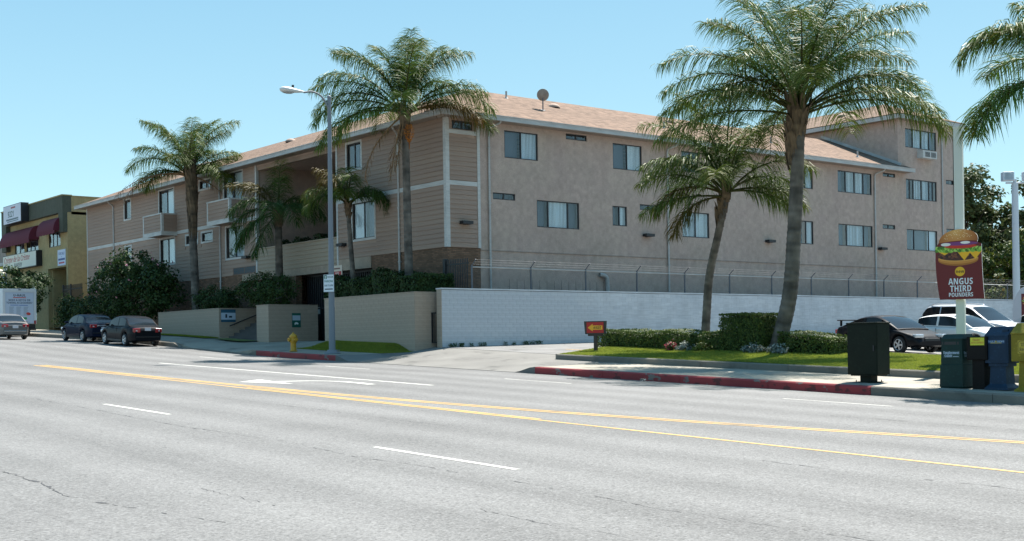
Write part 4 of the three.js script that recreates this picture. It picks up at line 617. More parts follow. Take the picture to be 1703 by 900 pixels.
function crown(n, s, len, o = {}) { // fronds set spirally, upright in the heart and arching out below
  const r = rng(s), out = []; for (let i = 0; i < n; i++) { const t = (i + 0.5) / n, az = i * 137.5 + r() * 30, el = lerp(o.hi ?? 84, o.lo ?? 12, Math.pow(t, o.pow ?? 0.9)) + (r() - 0.5) * 10; out.push([az, el, len * (0.86 + 0.25 * r()) * (t < 0.2 ? 1.06 : 1), lerp(o.d0 ?? 60, o.d1 ?? 95, t) + (r() - 0.5) * 16, t > 0.8 && r() < 0.22 ? 'y' : '']); } return out;
}
palm('tallest palm with a thick leaning trunk beside the clipped box hedge on the lawn', P(-28.75, 34.45, LAWN(-28.75, 34.45)), P(-27.62, 34.6, 7.55), 0.27, 0.205, [[60, 82, 5.4, 45], [120, 82, 5.4, 50], [-60, 78, 5.2, 60], [210, 74, 5.2, 70], ...crown(20, 41, 5.0, { hi: 86, lo: 22, d0: 62, d1: 92 }), [178, 30, 5.0, 78], [186, 10, 5.0, 50], [0, 30, 5.3, 80], [-12, 20, 5.2, 74], [12, 44, 5.3, 84], [165, 50, 5.2, 95], [80, 80, 5.2, 40], [100, 84, 5, 45], [150, 62, 3.4, 110, 'o'], [20, 60, 5, 92], [-30, 70, 4.8, 70]], { seed: 5, boots: 1.9, bootN: 34, bulge: 1.9, path: [P(-28.42, 34.5, 0.35), P(-28.06, 34.52, 1.6), P(-27.86, 34.55, 3.6), P(-27.72, 34.58, 5.6)] });
palm('short palm with a slanting trunk rising behind the low hedge', P(-33.45, 36.05, LAWN(-33.4, 35.5) - 0.1), P(-31.85, 35.6, 5.3), 0.17, 0.13, [[80, 87, 5.3, 25], [110, 80, 5.0, 60], [20, 78, 4.4, 80], [175, 74, 4.5, 82], [60, 82, 4.6, 40], [150, 84, 4.5, 50], ...crown(10, 77, 3.4, { hi: 84, lo: 22, d0: 60, d1: 105 }), [180, 34, 3.4, 70], [190, 4, 3.3, 40], [0, 12, 3.0, 60], [10, 35, 3.2, 90], [170, 50, 3.4, 95], [185, -5, 2.6, 80, 'y'], [-5, 2, 2.6, 50], [90, 75, 3, 70], [200, 60, 3, 100]], { seed: 9, boots: 1.3, bend: V3(-0.25, 0, 0), leafLook: { n: 96 } });
palm('palm with orange fruit and dead fronds at the front corner of the building', P(-46.6, 31.5, 2.2), P(-46.6, 31.4, 10.05), 0.19, 0.155, [[85, 88, 4.2, 25], [140, 82, 4.2, 60], [40, 82, 4.1, 62], [185, 76, 4.5, 80], [10, 76, 4.3, 84], [100, 72, 4.4, 70], ...crown(10, 13, 4.2, { hi: 84, lo: 22, d0: 70, d1: 110 }), [180, 52, 4.6, 88], [172, 38, 4.4, 95], [195, 25, 4.4, 88], [205, 5, 4.6, 75], [0, 40, 4.4, 100], [8, 24, 4.3, 84], [-10, 14, 3.6, 60, 'o'], [90, 82, 4.4, 40], [80, 78, 4.4, 50], [185, -40, 3.6, 50, 'd'], [215, -72, 3.0, 12, 'd'], [250, -78, 2.6, 8, 'd']], { seed: 21, fruit: true, boots: 1.1 });
palm('palm with one bent bare frond in front of the two balconies', P(-68.5, 31.6, 2.1), P(-69.1, 31.6, 9.9), 0.24, 0.2, [[80, 86, 4.2, 70], [150, 80, 4.6, 72], [20, 80, 4.6, 76], [60, 82, 4.5, 60], [200, 80, 4.4, 74], [100, 84, 4.4, 50], ...crown(11, 19, 3.8, { hi: 84, lo: 22, d0: 60, d1: 100 }), [0, 40, 4.2, 95], [10, 22, 4, 70, 'y'], [180, 46, 4.2, 100], [170, 30, 3.8, 92], [186, 8, 4.6, 62, 'd'], [190, 6, 4.4, 75, 'd'], [-5, -20, 2.2, 30, 'd'], [-20, 10, 3.4, 50]], { seed: 33, boots: 3.8, bootN: 90, bulge: 1.45 });
palm('dark young palm with hanging fronds in front of the open court', P(-58.95, 31.8, 2.0), P(-59.0, 31.8, 6.9), 0.22, 0.17, [[180, 15, 2.8, 95, 'k'], [195, 35, 2.8, 105, 'k'], [0, 40, 2.8, 120, 'k'], [-20, 25, 2.4, 105, 'k'], [210, -20, 3.0, 60, 'k'], [240, -40, 2.8, 45, 'k'], [170, 60, 3.2, 75, 'y'], [150, 66, 3.0, 90, 'y'], [90, 74, 2.8, 60], [60, 50, 2.6, 100, 'k'], [-60, 20, 2.6, 110, 'k'], [270, 30, 2.6, 115, 'k'], [185, -10, 2.6, 75, 'k'], [100, 86, 2.9, 20]], { seed: 45, boots: 0.8, leafLook: { n: 96 } });
palm('slim young palm in front of the window right of the open court', P(-51.3, 31.6, 2.2), P(-51.8, 31.6, 6.6), 0.13, 0.1, [[0, 50, 2.4, 130, 'k'], [10, 30, 2.3, 110, 'k'], [180, 30, 2.3, 105], [190, 55, 2.4, 120], [-30, 60, 2.2, 120, 'k'], [90, 80, 2.5, 60], [200, 75, 2.2, 70, 'y'], [270, 55, 2.0, 115], [120, 60, 2.2, 110], [-70, 70, 2.2, 90], [240, 70, 2.1, 110, 'y']], { seed: 51, boots: 0.6, leafLook: { n: 84 } });
palm('palm at the right edge of the picture showing only its fronds', P(-17.1, 32.6, LAWN(-17.1, 32.6)), P(-16.9, 32.6, 6.5), 0.28, 0.22, [...crown(9, 63, 3.0, { hi: 86, lo: 40, d0: 60, d1: 90 }), [178, 60, 3.7, 124], [170, 70, 3.3, 118], [184, 0, 3.5, 70], [176, 6, 3.4, 84], [0, 30, 3.6, 80], [40, 20, 3.6, 80], [-40, 20, 3.6, 80]], { seed: 60, boots: 1.6 });

function leaves(n, pick, size, cols, s, o = {}) { // leaf-sized folded faces; pick(r) -> [point, outward]
  const r = rng(s), T = new Tri(); for (let i = 0; i < n; i++) { const [c, nrm] = pick(r); const d = V3(r() - 0.5, r() - 0.5, r() - 0.5).multiplyScalar(o.loose ?? 1.4).add(nrm).normalize(), a = d.clone().cross(V3(r() - 0.5, r() - 0.5, r() - 0.5)).normalize(), b = d.clone().cross(a), l = size * (0.6 + 0.8 * r()), w = l * (o.ratio ?? 0.5), cb = cols[Math.floor(r() * cols.length)], m = 0.7 + 0.6 * r(), col = cb.map((x) => x * m), tip = c.clone().addScaledVector(a, l).addScaledVector(d, -l * 0.2), mid = c.clone().addScaledVector(a, l * 0.45);
    T.tri(c, mid.clone().addScaledVector(b, w), tip, col); T.tri(c, tip, mid.clone().addScaledVector(b, -w), col); } return T.geo();
}
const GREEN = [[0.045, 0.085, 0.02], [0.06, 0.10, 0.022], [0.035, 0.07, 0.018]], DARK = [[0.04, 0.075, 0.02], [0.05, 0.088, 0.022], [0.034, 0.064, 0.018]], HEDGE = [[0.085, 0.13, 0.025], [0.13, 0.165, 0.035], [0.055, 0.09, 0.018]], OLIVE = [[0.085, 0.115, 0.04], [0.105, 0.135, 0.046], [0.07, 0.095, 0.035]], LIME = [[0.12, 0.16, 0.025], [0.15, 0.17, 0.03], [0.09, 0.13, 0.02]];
function hedge(name, label, u0, u1, v0, v1, yf, h, cols, s, o = {}) { // clipped: leaves through a soft-edged box
  const c = P((u0 + u1) / 2, (v0 + v1) / 2, yf((u0 + u1) / 2, (v0 + v1) / 2)), hd = thing(name, label, o.category || 'hedge', c, o.group), A = 2 * h * (u1 - u0 + v1 - v0) + (u1 - u0) * (v1 - v0), wob = (u, v, y) => (o.wob ?? 0.5) * (0.07 * Math.sin(u * 3.1 + y * 2) + 0.06 * Math.sin(v * 4 + u * 1.7) + 0.04 * Math.sin(u * 8));
  const pick = (r) => { const k = r() * A; let u, v, y, n; if (k < (u1 - u0) * (v1 - v0)) { u = lerp(u0, u1, r()); v = lerp(v0, v1, r()); y = h; n = V3(0, 1, 0); } else if (r() < (u1 - u0) / (u1 - u0 + v1 - v0)) { const f = r() < 0.5; u = lerp(u0, u1, r()); v = f ? v0 : v1; y = r() * h; n = V3(0, 0, f ? 1 : -1); } else { const f = r() < 0.5; u = f ? u0 : u1; v = lerp(v0, v1, r()); y = r() * h; n = V3(f ? -1 : 1, 0, 0); }
    const e = Math.pow(r(), 1.6) * 0.16 - 0.04 + wob(u, v, y), rc = 0.12, yy = y > h - rc ? h - rc * (1 - Math.cos(clamp((y - h + rc) / rc) * 1.2)) * 0.3 : y; const ye = o.top ? yy * o.top(u) : yy; return [P(u, v, yf(u, v) + ye).addScaledVector(n, -e), n]; };
  part('foliage', leaves(Math.round(A * (o.density || 950)), pick, o.size || 0.05, cols, s, { loose: 1.1 }), M.leaf, hd);
  const r = rng(s + 1), tw = []; for (let i = 0; i < (u1 - u0) * 5; i++) { const u = lerp(u0 + 0.1, u1 - 0.1, r()), v = lerp(v0 + 0.1, v1 - 0.1, r()), b = P(u, v, yf(u, v) - 0.05); for (let k = 0; k < 4; k++) tw.push(tube(b, b.clone().add(V3((r() - 0.5) * 0.35, h * (0.6 + 0.3 * r()), (r() - 0.5) * 0.35)), 0.013, 0.005, 4)); } part('twigs', tw, M.wood, hd);
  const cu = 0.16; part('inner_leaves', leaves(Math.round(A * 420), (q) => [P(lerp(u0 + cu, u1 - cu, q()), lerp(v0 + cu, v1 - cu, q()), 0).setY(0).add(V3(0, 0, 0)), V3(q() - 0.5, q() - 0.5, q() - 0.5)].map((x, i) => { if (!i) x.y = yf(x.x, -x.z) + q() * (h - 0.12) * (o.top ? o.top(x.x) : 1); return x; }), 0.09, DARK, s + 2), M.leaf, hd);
  return hd;
}
hedge('low_hedge', 'long low hedge on the lawn left of the box hedge', -37.3, -30.75, 34.0, 35.2, LAWN, 0.66, HEDGE, 4, { top: (u) => 0.94 + 0.06 * Math.sin(u * 2.2) });
hedge('box_hedge', 'tall square clipped box hedge on the lawn', -30.7, -28.85, 33.9, 35.3, LAWN, 1.3, HEDGE, 6, { wob: 0.2, density: 1300 });
hedge('low_hedge', 'short sloping low hedge right of the tallest palm', -28.3, -25.9, 34.1, 35.3, LAWN, 0.66, HEDGE, 8, { top: (u) => lerp(1.05, 0.78, (u + 28.3) / 2.4) });
hedge('planter_hedge', 'dark hedge along the top of the right planter wall', -52.6, -44.6, 30.65, 32.5, () => 2.2, 1.1, DARK, 10, { density: 520, size: 0.085, wob: 1.3, top: (u) => 0.95 + 0.16 * Math.sin(u * 1.3 + 1) + 0.05 * Math.sin(u * 4) });
hedge('court_plants', 'low dark plants along the parapet of the open court', -62.5, -55.6, 33.5, 34.1, () => 5.0, 0.85, DARK, 11, { density: 420, size: 0.09, top: (u) => 0.85 + 0.3 * Math.sin(u * 2.9), category: 'plants' });
function bush(name, label, blobs, cols, s, n, size, o = {}) { // blobs [u, v, y, ru, rv, ry]
  const [b0] = blobs, base = P(o.trunk ? o.trunk[0] : b0[0], o.trunk ? o.trunk[1] : b0[1], o.yb ?? b0[2] - b0[5]), t = thing(name, label, o.category || 'shrub', base, o.group), vol = blobs.map((b) => b[3] * b[4] + b[4] * b[5] + b[3] * b[5]), tot = vol.reduce((a, b) => a + b);
  const clumps = []; const rc = rng(s + 50); blobs.forEach((b, i) => { const k = Math.round((o.clumps || 60) * vol[i] / tot); for (let j = 0; j < k; j++) { const z = 2 * rc() - 1, a = rc() * 6.283, q = Math.sqrt(1 - z * z), rr = 0.45 + 0.58 * Math.pow(rc(), 0.5); clumps.push([P(b[0] + b[3] * q * Math.cos(a) * rr, b[1] + b[4] * q * Math.sin(a) * rr, b[2] + b[5] * z * rr), V3(q * Math.cos(a), z, -q * Math.sin(a)), (o.clumpR || 0.5) * (0.6 + 0.8 * rc())]); } });
  const pick = (r) => { const [c, n0, R0] = clumps[Math.floor(r() * clumps.length)], z = 2 * r() - 1, a = r() * 6.283, q = Math.sqrt(1 - z * z), k = Math.pow(r(), 0.45) * R0, d = V3(q * Math.cos(a), z * 0.75, q * Math.sin(a)); return [c.clone().addScaledVector(d, k), d.multiplyScalar(0.6).addScaledVector(n0, 0.4).add(V3(0, 0.4, 0))]; };
  part(o.category === 'tree' ? 'crown' : 'foliage', leaves(n, pick, size, cols, s, { ratio: o.ratio ?? 0.42 }), M.leaf, t);
  const lim = []; if (o.trunk) { const top = P(b0[0], b0[1], b0[2]); lim.push(tube(base.clone().add(V3(0, -0.2, 0)), base.clone().lerp(top, 0.55), o.trunk[2], o.trunk[2] * 0.7, 9)); clumps.forEach(([c], i) => { if (i % (o.every || 3) === 0) { const f = base.clone().lerp(top, 0.4 + 0.4 * rc()), m = f.clone().lerp(c, 0.5).add(V3(0, 0.15, 0)); lim.push(tube(f, m, o.trunk[2] * 0.34, o.trunk[2] * 0.2, 5), tube(m, c, o.trunk[2] * 0.2, 0.012, 5)); } }); part('trunk', lim, M.wood, t); }
  else { clumps.forEach(([c], i) => { if (i % 3 === 0) lim.push(tube(base, c, 0.02, 0.006, 4)); }); part('stems', lim, M.wood, t); }
  if (o.flowers) part('blossom', leaves(o.flowers[1], (r) => { const [c, n0, R0] = clumps[Math.floor(r() * clumps.length * 0.5)]; return [c.clone().addScaledVector(n0, R0 * (0.5 + 0.7 * r())).add(V3((r() - 0.5) * 0.3, (r() - 0.5) * 0.3, (r() - 0.5) * 0.3)), n0]; }, o.flowers[2] || 0.07, [o.flowers[0]], s + 3, { ratio: 0.7 }), M.petal, t);
  return t;
}
bush('flowering_shrub', 'broad dark shrub with a few pink blossoms behind the parked cars', [[-77.2, 30.4, 4.5, 2.6, 1.6, 1.35], [-73.4, 30.2, 4.6, 2.4, 1.6, 1.45], [-71.4, 30.6, 3.7, 1.6, 1.4, 1.2], [-75, 30.6, 3.2, 3.4, 1.5, 1.2]], DARK.concat(GREEN), 20, 15000, 0.15, { trunk: [-72.6, 30.6, 0.16], yb: 0.9, clumps: 120, clumpR: 0.62, flowers: [[0.5, 0.2, 0.26], 110, 0.09] });
bush('round_bush', 'rounded dark bush left of the entry on the planter', [[-65.8, 31.6, 2.8, 1.7, 1.0, 0.75]], DARK, 22, 6500, 0.1, { clumps: 70, clumpR: 0.4, yb: 2.1 });
bush('clipped_bush', 'clipped green bush on the narrow planter by the steps', [[-59.3, 31.2, 3.1, 2.1, 1.15, 0.85], [-58.3, 31.3, 3.0, 1.5, 1.1, 0.85], [-60.3, 31.3, 3.1, 1.3, 1.0, 0.8]], GREEN, 24, 9500, 0.085, { clumps: 120, clumpR: 0.34, yb: 2.1 });
bush('dark_bush', 'dark bush at the iron fence behind the parked cars', [[-84, 31.2, 2.6, 4.5, 1.3, 1.2], [-88, 31.6, 2.8, 2, 1, 1.1]], DARK, 26, 6500, 0.15, { clumps: 70, clumpR: 0.55, yb: 1.2 });
bush('street_tree', 'small dark street tree in front of the bakery', [[-93.5, 29.6, 4.6, 2.4, 1.8, 1.6], [-95.3, 29.4, 4.3, 1.8, 1.5, 1.2]], DARK.concat(GREEN), 28, 5500, 0.16, { trunk: [-93.2, 29.6, 0.09], yb: 1.5, clumps: 60, clumpR: 0.55, category: 'tree' });
bush('oleander', 'pale shrub with white blossoms behind the moving truck', [[-97.5, 28.6, 4.7, 2.6, 1.4, 1.3], [-100.5, 28.6, 4.5, 2.2, 1.4, 1.2]], OLIVE.concat(LIME), 30, 5000, 0.18, { trunk: [-98, 28.6, 0.08], yb: 1.6, clumps: 60, clumpR: 0.6, flowers: [[0.75, 0.72, 0.66], 420, 0.14] });
// trees beyond the wall on the right
bush('tall_tree', 'tall dull green tree behind the wall at the right', [[-56, 88, 8.0, 4.2, 3.5, 4.6], [-53, 88, 9.2, 3.6, 3.2, 3.8], [-54, 88, 4.6, 5.2, 3.5, 3.6], [-50.5, 89, 6, 3.2, 3, 4.6]], OLIVE, 40, 26000, 0.34, { trunk: [-53.5, 88, 0.34], yb: 0.6, clumps: 190, clumpR: 0.95, category: 'tree', every: 2, ratio: 0.34 });
bush('tall_tree', 'dark tree behind the lamp pole at the far right', [[-46.5, 90, 6.4, 4.0, 3.2, 4.6], [-43, 91, 5, 3.6, 3, 4.2]], GREEN.concat(OLIVE), 42, 17000, 0.34, { trunk: [-46, 90, 0.3], yb: 0.4, clumps: 130, clumpR: 0.95, category: 'tree', every: 2, ratio: 0.36 });
bush('leafy_tree', 'bright yellow green tree leaning over the fence at the right', [[-45.2, 80, 5.7, 2.4, 1.9, 1.7], [-46.5, 79.5, 4.4, 2.4, 1.9, 1.6]], LIME.concat(GREEN), 44, 7000, 0.22, { trunk: [-46.2, 80, 0.16], yb: 0.6, clumps: 70, clumpR: 0.6, category: 'tree' });
bush('yellowing_shrub', 'yellowing shrub behind the chain link fence at the right', [[-46.5, 76.5, 3.2, 2.6, 1.6, 1.4], [-46, 80, 2.8, 2, 2, 1.3]], LIME.concat(OLIVE, [[0.2, 0.14, 0.02]]), 46, 4500, 0.2, { clumps: 60, clumpR: 0.5, yb: 1 });
bush('fence_shrub', 'green shrub between the tall building and the fence at the right', [[-47.6, 74.8, 4.6, 2.2, 1.6, 2.6]], GREEN.concat(OLIVE), 48, 5200, 0.2, { clumps: 60, clumpR: 0.6, yb: 1 });
// small planting along the hedge
for (const [u, v, k, l] of [[-32.1, 33.6, 0, 'small grey leaved plant in front of the low hedge'], [-28.9, 33.5, 0, 'small grey leaved plant at the foot of the box hedge'], [-27.9, 33.7, 0, 'small grey leaved plant at the foot of the tallest palm'], [-32.6, 33.5, 1, 'tiny pink flowers left of the grey plant by the low hedge'], [-31.2, 33.5, 2, 'small light green plant at the left foot of the box hedge']]) bush('bedding_plant', l, [[u, v, LAWN(u, v) + 0.14, 0.4, 0.22, 0.15]], [[[0.32, 0.34, 0.32], [0.22, 0.26, 0.22]], [[0.4, 0.07, 0.1], [0.06, 0.1, 0.02]], LIME][k], 70 + k + Math.round(u * -3), 420, 0.07, { clumps: 14, clumpR: 0.13, yb: LAWN(u, v), category: 'plant' });
{ // grass blades, far too many to count
  const r = rng(77), T = new THREE.BufferGeometry(), p = []; for (let k = 0; k < 6; k++) { const a = r() * 6.28, x = (r() - 0.5) * 0.05, z = (r() - 0.5) * 0.05, w = 0.006, h = 0.018 + 0.022 * r(), lx = (r() - 0.5) * 0.03, lz = (r() - 0.5) * 0.03; p.push(x - w * Math.cos(a), 0, z - w * Math.sin(a), x + w * Math.cos(a), 0, z + w * Math.sin(a), x + lx, h, z + lz); } T.setAttribute('position', new THREE.Float32BufferAttribute(p, 3)); T.computeVertexNormals();
  const sow = (name, n, pick) => { const g = new THREE.InstancedMesh(T, M.blade, n), m = new THREE.Matrix4(), q = new THREE.Quaternion(), col = new THREE.Color(); for (let i = 0; i < n; i++) { const [u, v, y] = pick(); q.setFromAxisAngle(UP, r() * 6.28); const s = 0.7 + 0.8 * r(); m.compose(P(u, v, y), q, V3(s * 1.6, s, s * 1.6)); g.setMatrixAt(i, m); const t = r(), b = (0.75 + 0.5 * r()) ; col.setRGB(lerp(0.25, 0.34, t) * b, lerp(0.30, 0.37, t) * b, lerp(0.04, 0.06, t) * b); g.setColorAt(i, col); } g.name = name; g.castShadow = g.receiveShadow = true; scene.add(g); return stuff(g); };
  sow('lawn_grass', 90000, () => { const v = lerp(30.08, 35.48, r()), u = lerp(lawnLeft(v), -8, Math.pow(r(), 1)); return [u, v, LAWN(u, v)]; }).userData.label = 'mown grass blades of the lawn';
  sow('verge_grass', 16000, () => { if (r() < 0.7) { const u = lerp(-51.5, -44.4, r()), v = lerp(28.6, 30.2, r()); return [u, v, BANK(u, v)]; } const u = lerp(-71, -62.8, r()), v = lerp(29.47, 30.2, r()); return [u, v, S(u, v) + 0.035]; }).userData.label = 'grass blades of the verge below the planters';
  const rw = rng(5), wt = []; for (let k = 0; k < 14; k++) { const v = 31.5 + rw() * 5; wt.push(leaves(40, (q) => [P(WU + 0.05 + 0.1 * q(), v + 0.2 * (q() - 0.5), LOT(WU, v) + 0.16 * q()), V3(1, 1, 0)], 0.05, GREEN, 300 + k)); } const wm = part('weeds', wt, M.leaf); stuff(wm); wm.userData.label = 'weeds at the foot of the white wall';
}
// ---------------------------------------------------------------- vehicles
const paint = (r, g, b, o = {}) => mat(C(r, g, b), 0.5, { clearcoat: 0.18, clearcoatRoughness: 0.04, metalness: 0, specularIntensity: 0.1, ...o });
const CG = mat(C(0.008, 0.010, 0.012), 0.03, { ior: 1.35 }), CGL = mat(C(0.014, 0.02, 0.026), 0.03, { ior: 1.36 }), TYRE = mat(C(0.018, 0.018, 0.019), 0.85), RIM = mat(C(0.5, 0.51, 0.53), 0.3, { metalness: 0.85 }), TAIL = mat(C(0.30, 0.010, 0.014), 0.15, { clearcoat: 1 }), LAMP = mat(C(0.62, 0.64, 0.66), 0.1, { clearcoat: 1, metalness: 0.3 }), CHROME = mat(C(0.7, 0.7, 0.7), 0.15, { metalness: 1 }), PLATE = mat(C(0.55, 0.56, 0.6), 0.5), AMBER = mat(C(0.5, 0.16, 0.02), 0.2);
function curveY(pts) { return (x) => { if (x <= pts[0][0]) return pts[0][1]; for (let i = 1; i < pts.length; i++) if (x <= pts[i][0]) { const [x0, y0] = pts[i - 1], [x1, y1] = pts[i], t = (x - x0) / (x1 - x0), m = (k) => (k <= 0 || k >= pts.length - 1 ? (k <= 0 ? (pts[1][1] - pts[0][1]) / (pts[1][0] - pts[0][0]) : (pts[k][1] - pts[k - 1][1]) / (pts[k][0] - pts[k - 1][0])) : (pts[k + 1][1] - pts[k - 1][1]) / (pts[k + 1][0] - pts[k - 1][0])), d = x1 - x0, m0 = m(i - 1) * d, m1 = m(i) * d, t2 = t * t, t3 = t2 * t; return (2 * t3 - 3 * t2 + 1) * y0 + (t3 - 2 * t2 + t) * m0 + (-2 * t3 + 3 * t2) * y1 + (t3 - t2) * m1; } return pts[pts.length - 1][1]; }; }
function gridGeo(rows, keep, sharp = 0.7) { // rows of points; keep(i, j) picks cells
  const pos = [], idx = [], w = rows[0].length; rows.forEach((r) => r.forEach((p) => pos.push(p[0], p[1], p[2]))); for (let i = 0; i < rows.length - 1; i++) for (let j = 0; j < w - 1; j++) if (keep(i, j)) { const a = i * w + j, b = a + 1, c = a + w, d = c + 1; idx.push(a, c, d, a, d, b); }
  let g = new THREE.BufferGeometry(); g.setAttribute('position', new THREE.Float32BufferAttribute(pos, 3)); g.setIndex(idx); g = g.toNonIndexed(); g.computeVertexNormals(); return toCreasedNormals(g, sharp);
}
function wheelGeo(r, w) { const t = new THREE.LatheGeometry([[r * 0.62, -w / 2], [r * 0.9, -w / 2], [r * 0.98, -w / 2 + 0.03], [r, -w * 0.25], [r, w * 0.25], [r * 0.98, w / 2 - 0.03], [r * 0.9, w / 2], [r * 0.62, w / 2], [r * 0.6, 0], [r * 0.62, -w / 2]].map((p) => new THREE.Vector2(...p)), 32).rotateX(Math.PI / 2);
  const rim = [new THREE.CylinderGeometry(r * 0.66, r * 0.66, w * 0.3, 28).rotateX(Math.PI / 2)], sp = []; for (let k = 0; k < 5; k++) for (const s of [1, -1]) sp.push(new THREE.BoxGeometry(r * 0.6, r * 0.2, 0.03).translate(r * 0.33, 0, s * (w / 2 - 0.02)).rotateZ(k * 1.2566)); for (const s of [1, -1]) { sp.push(new THREE.CylinderGeometry(r * 0.17, r * 0.17, 0.05, 14).rotateX(Math.PI / 2).translate(0, 0, s * (w / 2 - 0.02)), new THREE.TorusGeometry(r * 0.64, 0.022, 6, 28).translate(0, 0, s * (w / 2 - 0.015))); } return [t, rim, sp]; }
function car(name, label, cat, cfg, pos, heading, pitch = 0, group) {
  const c = { W: 1.75, wr: 0.31, clear: 0.2, ...cfg }, t = thing(name, label, cat, pos, group), L2 = c.L / 2, top = curveY(c.top), roof = curveY(c.roof), [g0, g1] = [c.roof[0][0], c.roof[c.roof.length - 1][0]];
  t.rotation.set(0, heading, 0); t.rotateZ(pitch);
  const hw = (x) => { const q = Math.abs(x) / L2; return c.W / 2 * (1 - 0.10 * Math.pow(q, 3) - 0.16 * Math.pow(q, 14)); }, ra = c.wr + 0.055;
  const yb = (x) => { let y = c.clear + 0.10 * Math.pow(Math.abs(x) / L2, 6); for (const xw of [c.xf, c.xr]) { const d = Math.abs(x - xw); if (d < ra) y = Math.max(y, c.wr + Math.sqrt(ra * ra - d * d)); } return y; };
  const xs = []; const N = 90; for (let i = 0; i <= N; i++) { const s = -Math.cos(Math.PI * i / N); xs.push(L2 * lerp(s, lerp(-1, 1, i / N), 0.75)); }
  const sec = (x) => { const h = hw(x), b = yb(x), e = 1 - Math.pow(Math.abs(x) / L2, 30) * 0.10, yt = top(x) * e, m = (f) => lerp(b, yt, f), half = [[0, b], [0.84, b], [0.955, b + 0.03], [0.992, m(0.22)], [1, m(0.45)], [1, m(0.62)], [0.985, m(0.78)], [0.955, m(0.90)], [0.90, m(0.965)], [0.80, m(0.99)], [0.5, yt + 0.012], [0, yt + 0.02]]; return [...half.map(([z, y]) => [x, y, z * h]), ...half.slice(0, -1).reverse().map(([z, y]) => [x, y, -z * h])]; };
  const rows = xs.map(sec); const capEnd = (row, flip) => { const pos2 = [], cx = [row[0][0], (top(row[0][0]) + c.clear) / 2, 0]; for (let k = 0; k < row.length - 1; k++) pos2.push(...cx, ...(flip ? row[k + 1] : row[k]), ...(flip ? row[k] : row[k + 1])); const g = new THREE.BufferGeometry(); g.setAttribute('position', new THREE.Float32BufferAttribute(pos2, 3)); g.computeVertexNormals(); return g; };
  partL('body', [gridGeo(rows, () => true), capEnd(rows[0], false), capEnd(rows[N], true)], c.paint, t);
  partL('underbody', new THREE.BoxGeometry(c.L * 0.9, 0.32, c.W * 0.62).translate(0, c.clear + 0.22, 0), M.black, t);
  // cabin
  const gx = [], GN = 64; for (let i = 0; i <= GN; i++) gx.push(lerp(g0, g1, i / GN));
  const gsec = (x) => { const h = hw(x) * 0.91, y0 = top(x) - 0.015, y1 = Math.max(roof(x), y0 + 0.012), H = y1 - y0, tb = 0.24, half = [[h, y0], [h - tb * H * 0.08, y0 + H * 0.08], [h - tb * H * 0.5, y0 + H * 0.5], [h - tb * H * 0.9, y0 + H * 0.88], [h - tb * H - 0.06, y0 + H * 0.975], [(h - tb * H) * 0.62, y1 + 0.015], [0, y1 + 0.025]]; return [...half.map(([z, y]) => [x, y, z]), ...half.slice(0, -1).reverse().map(([z, y]) => [x, y, -z])]; };
  const gr = gx.map(gsec), J = gr[0].length - 1, rearTop = c.rearTop, frontTop = c.frontTop, inWin = (x) => c.windows.findIndex(([a, b]) => x >= a && x <= b), cx = (i) => (gx[i] + gx[i + 1]) / 2;
  const jj = (j) => (j < J / 2 ? j : J - 1 - j), isTop = (j) => jj(j) >= 4, isSide = (j) => jj(j) === 1 || jj(j) === 2;
  const cls = (i, j) => { const x = cx(i); if (isTop(j)) return x > frontTop && x < g1 - 0.03 ? 'wind' : x < rearTop && x > g0 + 0.05 ? 'rear' : 'paint'; if (isSide(j)) { const k = inWin(x); return k >= 0 ? 'w' + k + (j < J / 2 ? 'l' : 'r') : 'paint'; } return 'paint'; };
  partL('cabin', gridGeo(gr, (i, j) => cls(i, j) === 'paint'), c.roofPaint || c.paint, t);
  partL('windshield', gridGeo(gr, (i, j) => cls(i, j) === 'wind'), c.glassF || CGL, t); partL('rear_window', gridGeo(gr, (i, j) => cls(i, j) === 'rear'), CGL, t);
  c.windows.forEach((_, k) => { for (const s of ['l', 'r']) { const g = gridGeo(gr, (i, j) => cls(i, j) === 'w' + k + s); if (g.attributes.position.count) partL('side_window', g, c.glass || CG, t); } });
  const [wt, wrim, wsp] = wheelGeo(c.wr, 0.2); for (const x of [c.xf, c.xr]) for (const s of [1, -1]) { const m = partL('wheel', wt.clone(), TYRE, t); m.position.set(x, c.wr, s * (c.W / 2 - 0.115)); partL('rim', wsp, RIM, m); partL('hub', wrim, M.black, m); }
  // lamps, plates, mirrors, trim
  const rh = hw(-L2 + 0.08), fh = hw(L2 - 0.1), ty = c.tailY || 0.78; for (const s of [1, -1]) {
    const tl = partL('taillight', rbox(0.2, c.tailH || 0.17, 0.36, 0.03).rotateY(s * 0.16).translate(-L2 + 0.1, ty, s * (rh - 0.155)), TAIL, t); partL('lens', rbox(0.2, 0.06, 0.14, 0.02).translate(-L2 + 0.094, ty - 0.02, s * (rh - 0.17)), LAMP, tl);
    partL('headlight', rbox(0.3, 0.14, 0.34, 0.04).rotateY(-s * 0.3).translate(L2 - 0.17, c.headY || 0.66, s * (fh - 0.16)), LAMP, t);
    const mx = g1 - 0.55, mi = partL('mirror', rbox(0.12, 0.13, 0.2, 0.04).translate(mx, top(mx) + 0.07, s * (hw(mx) + 0.06)), c.mirror || c.paint, t);
    for (const [a, b] of c.doors || []) { partL('door_handle', rbox(0.15, 0.03, 0.03, 0.012).translate(a + 0.12, top(a) - 0.13, s * (hw(a) * 0.985 + 0.005)), c.handle || c.paint, t); }
    partL('side_sill', new THREE.BoxGeometry((c.xf - c.xr) - 2 * ra - 0.06, 0.09, 0.05).translate((c.xf + c.xr) / 2, c.clear + 0.07, s * (c.W / 2 - 0.04)), M.black, t);
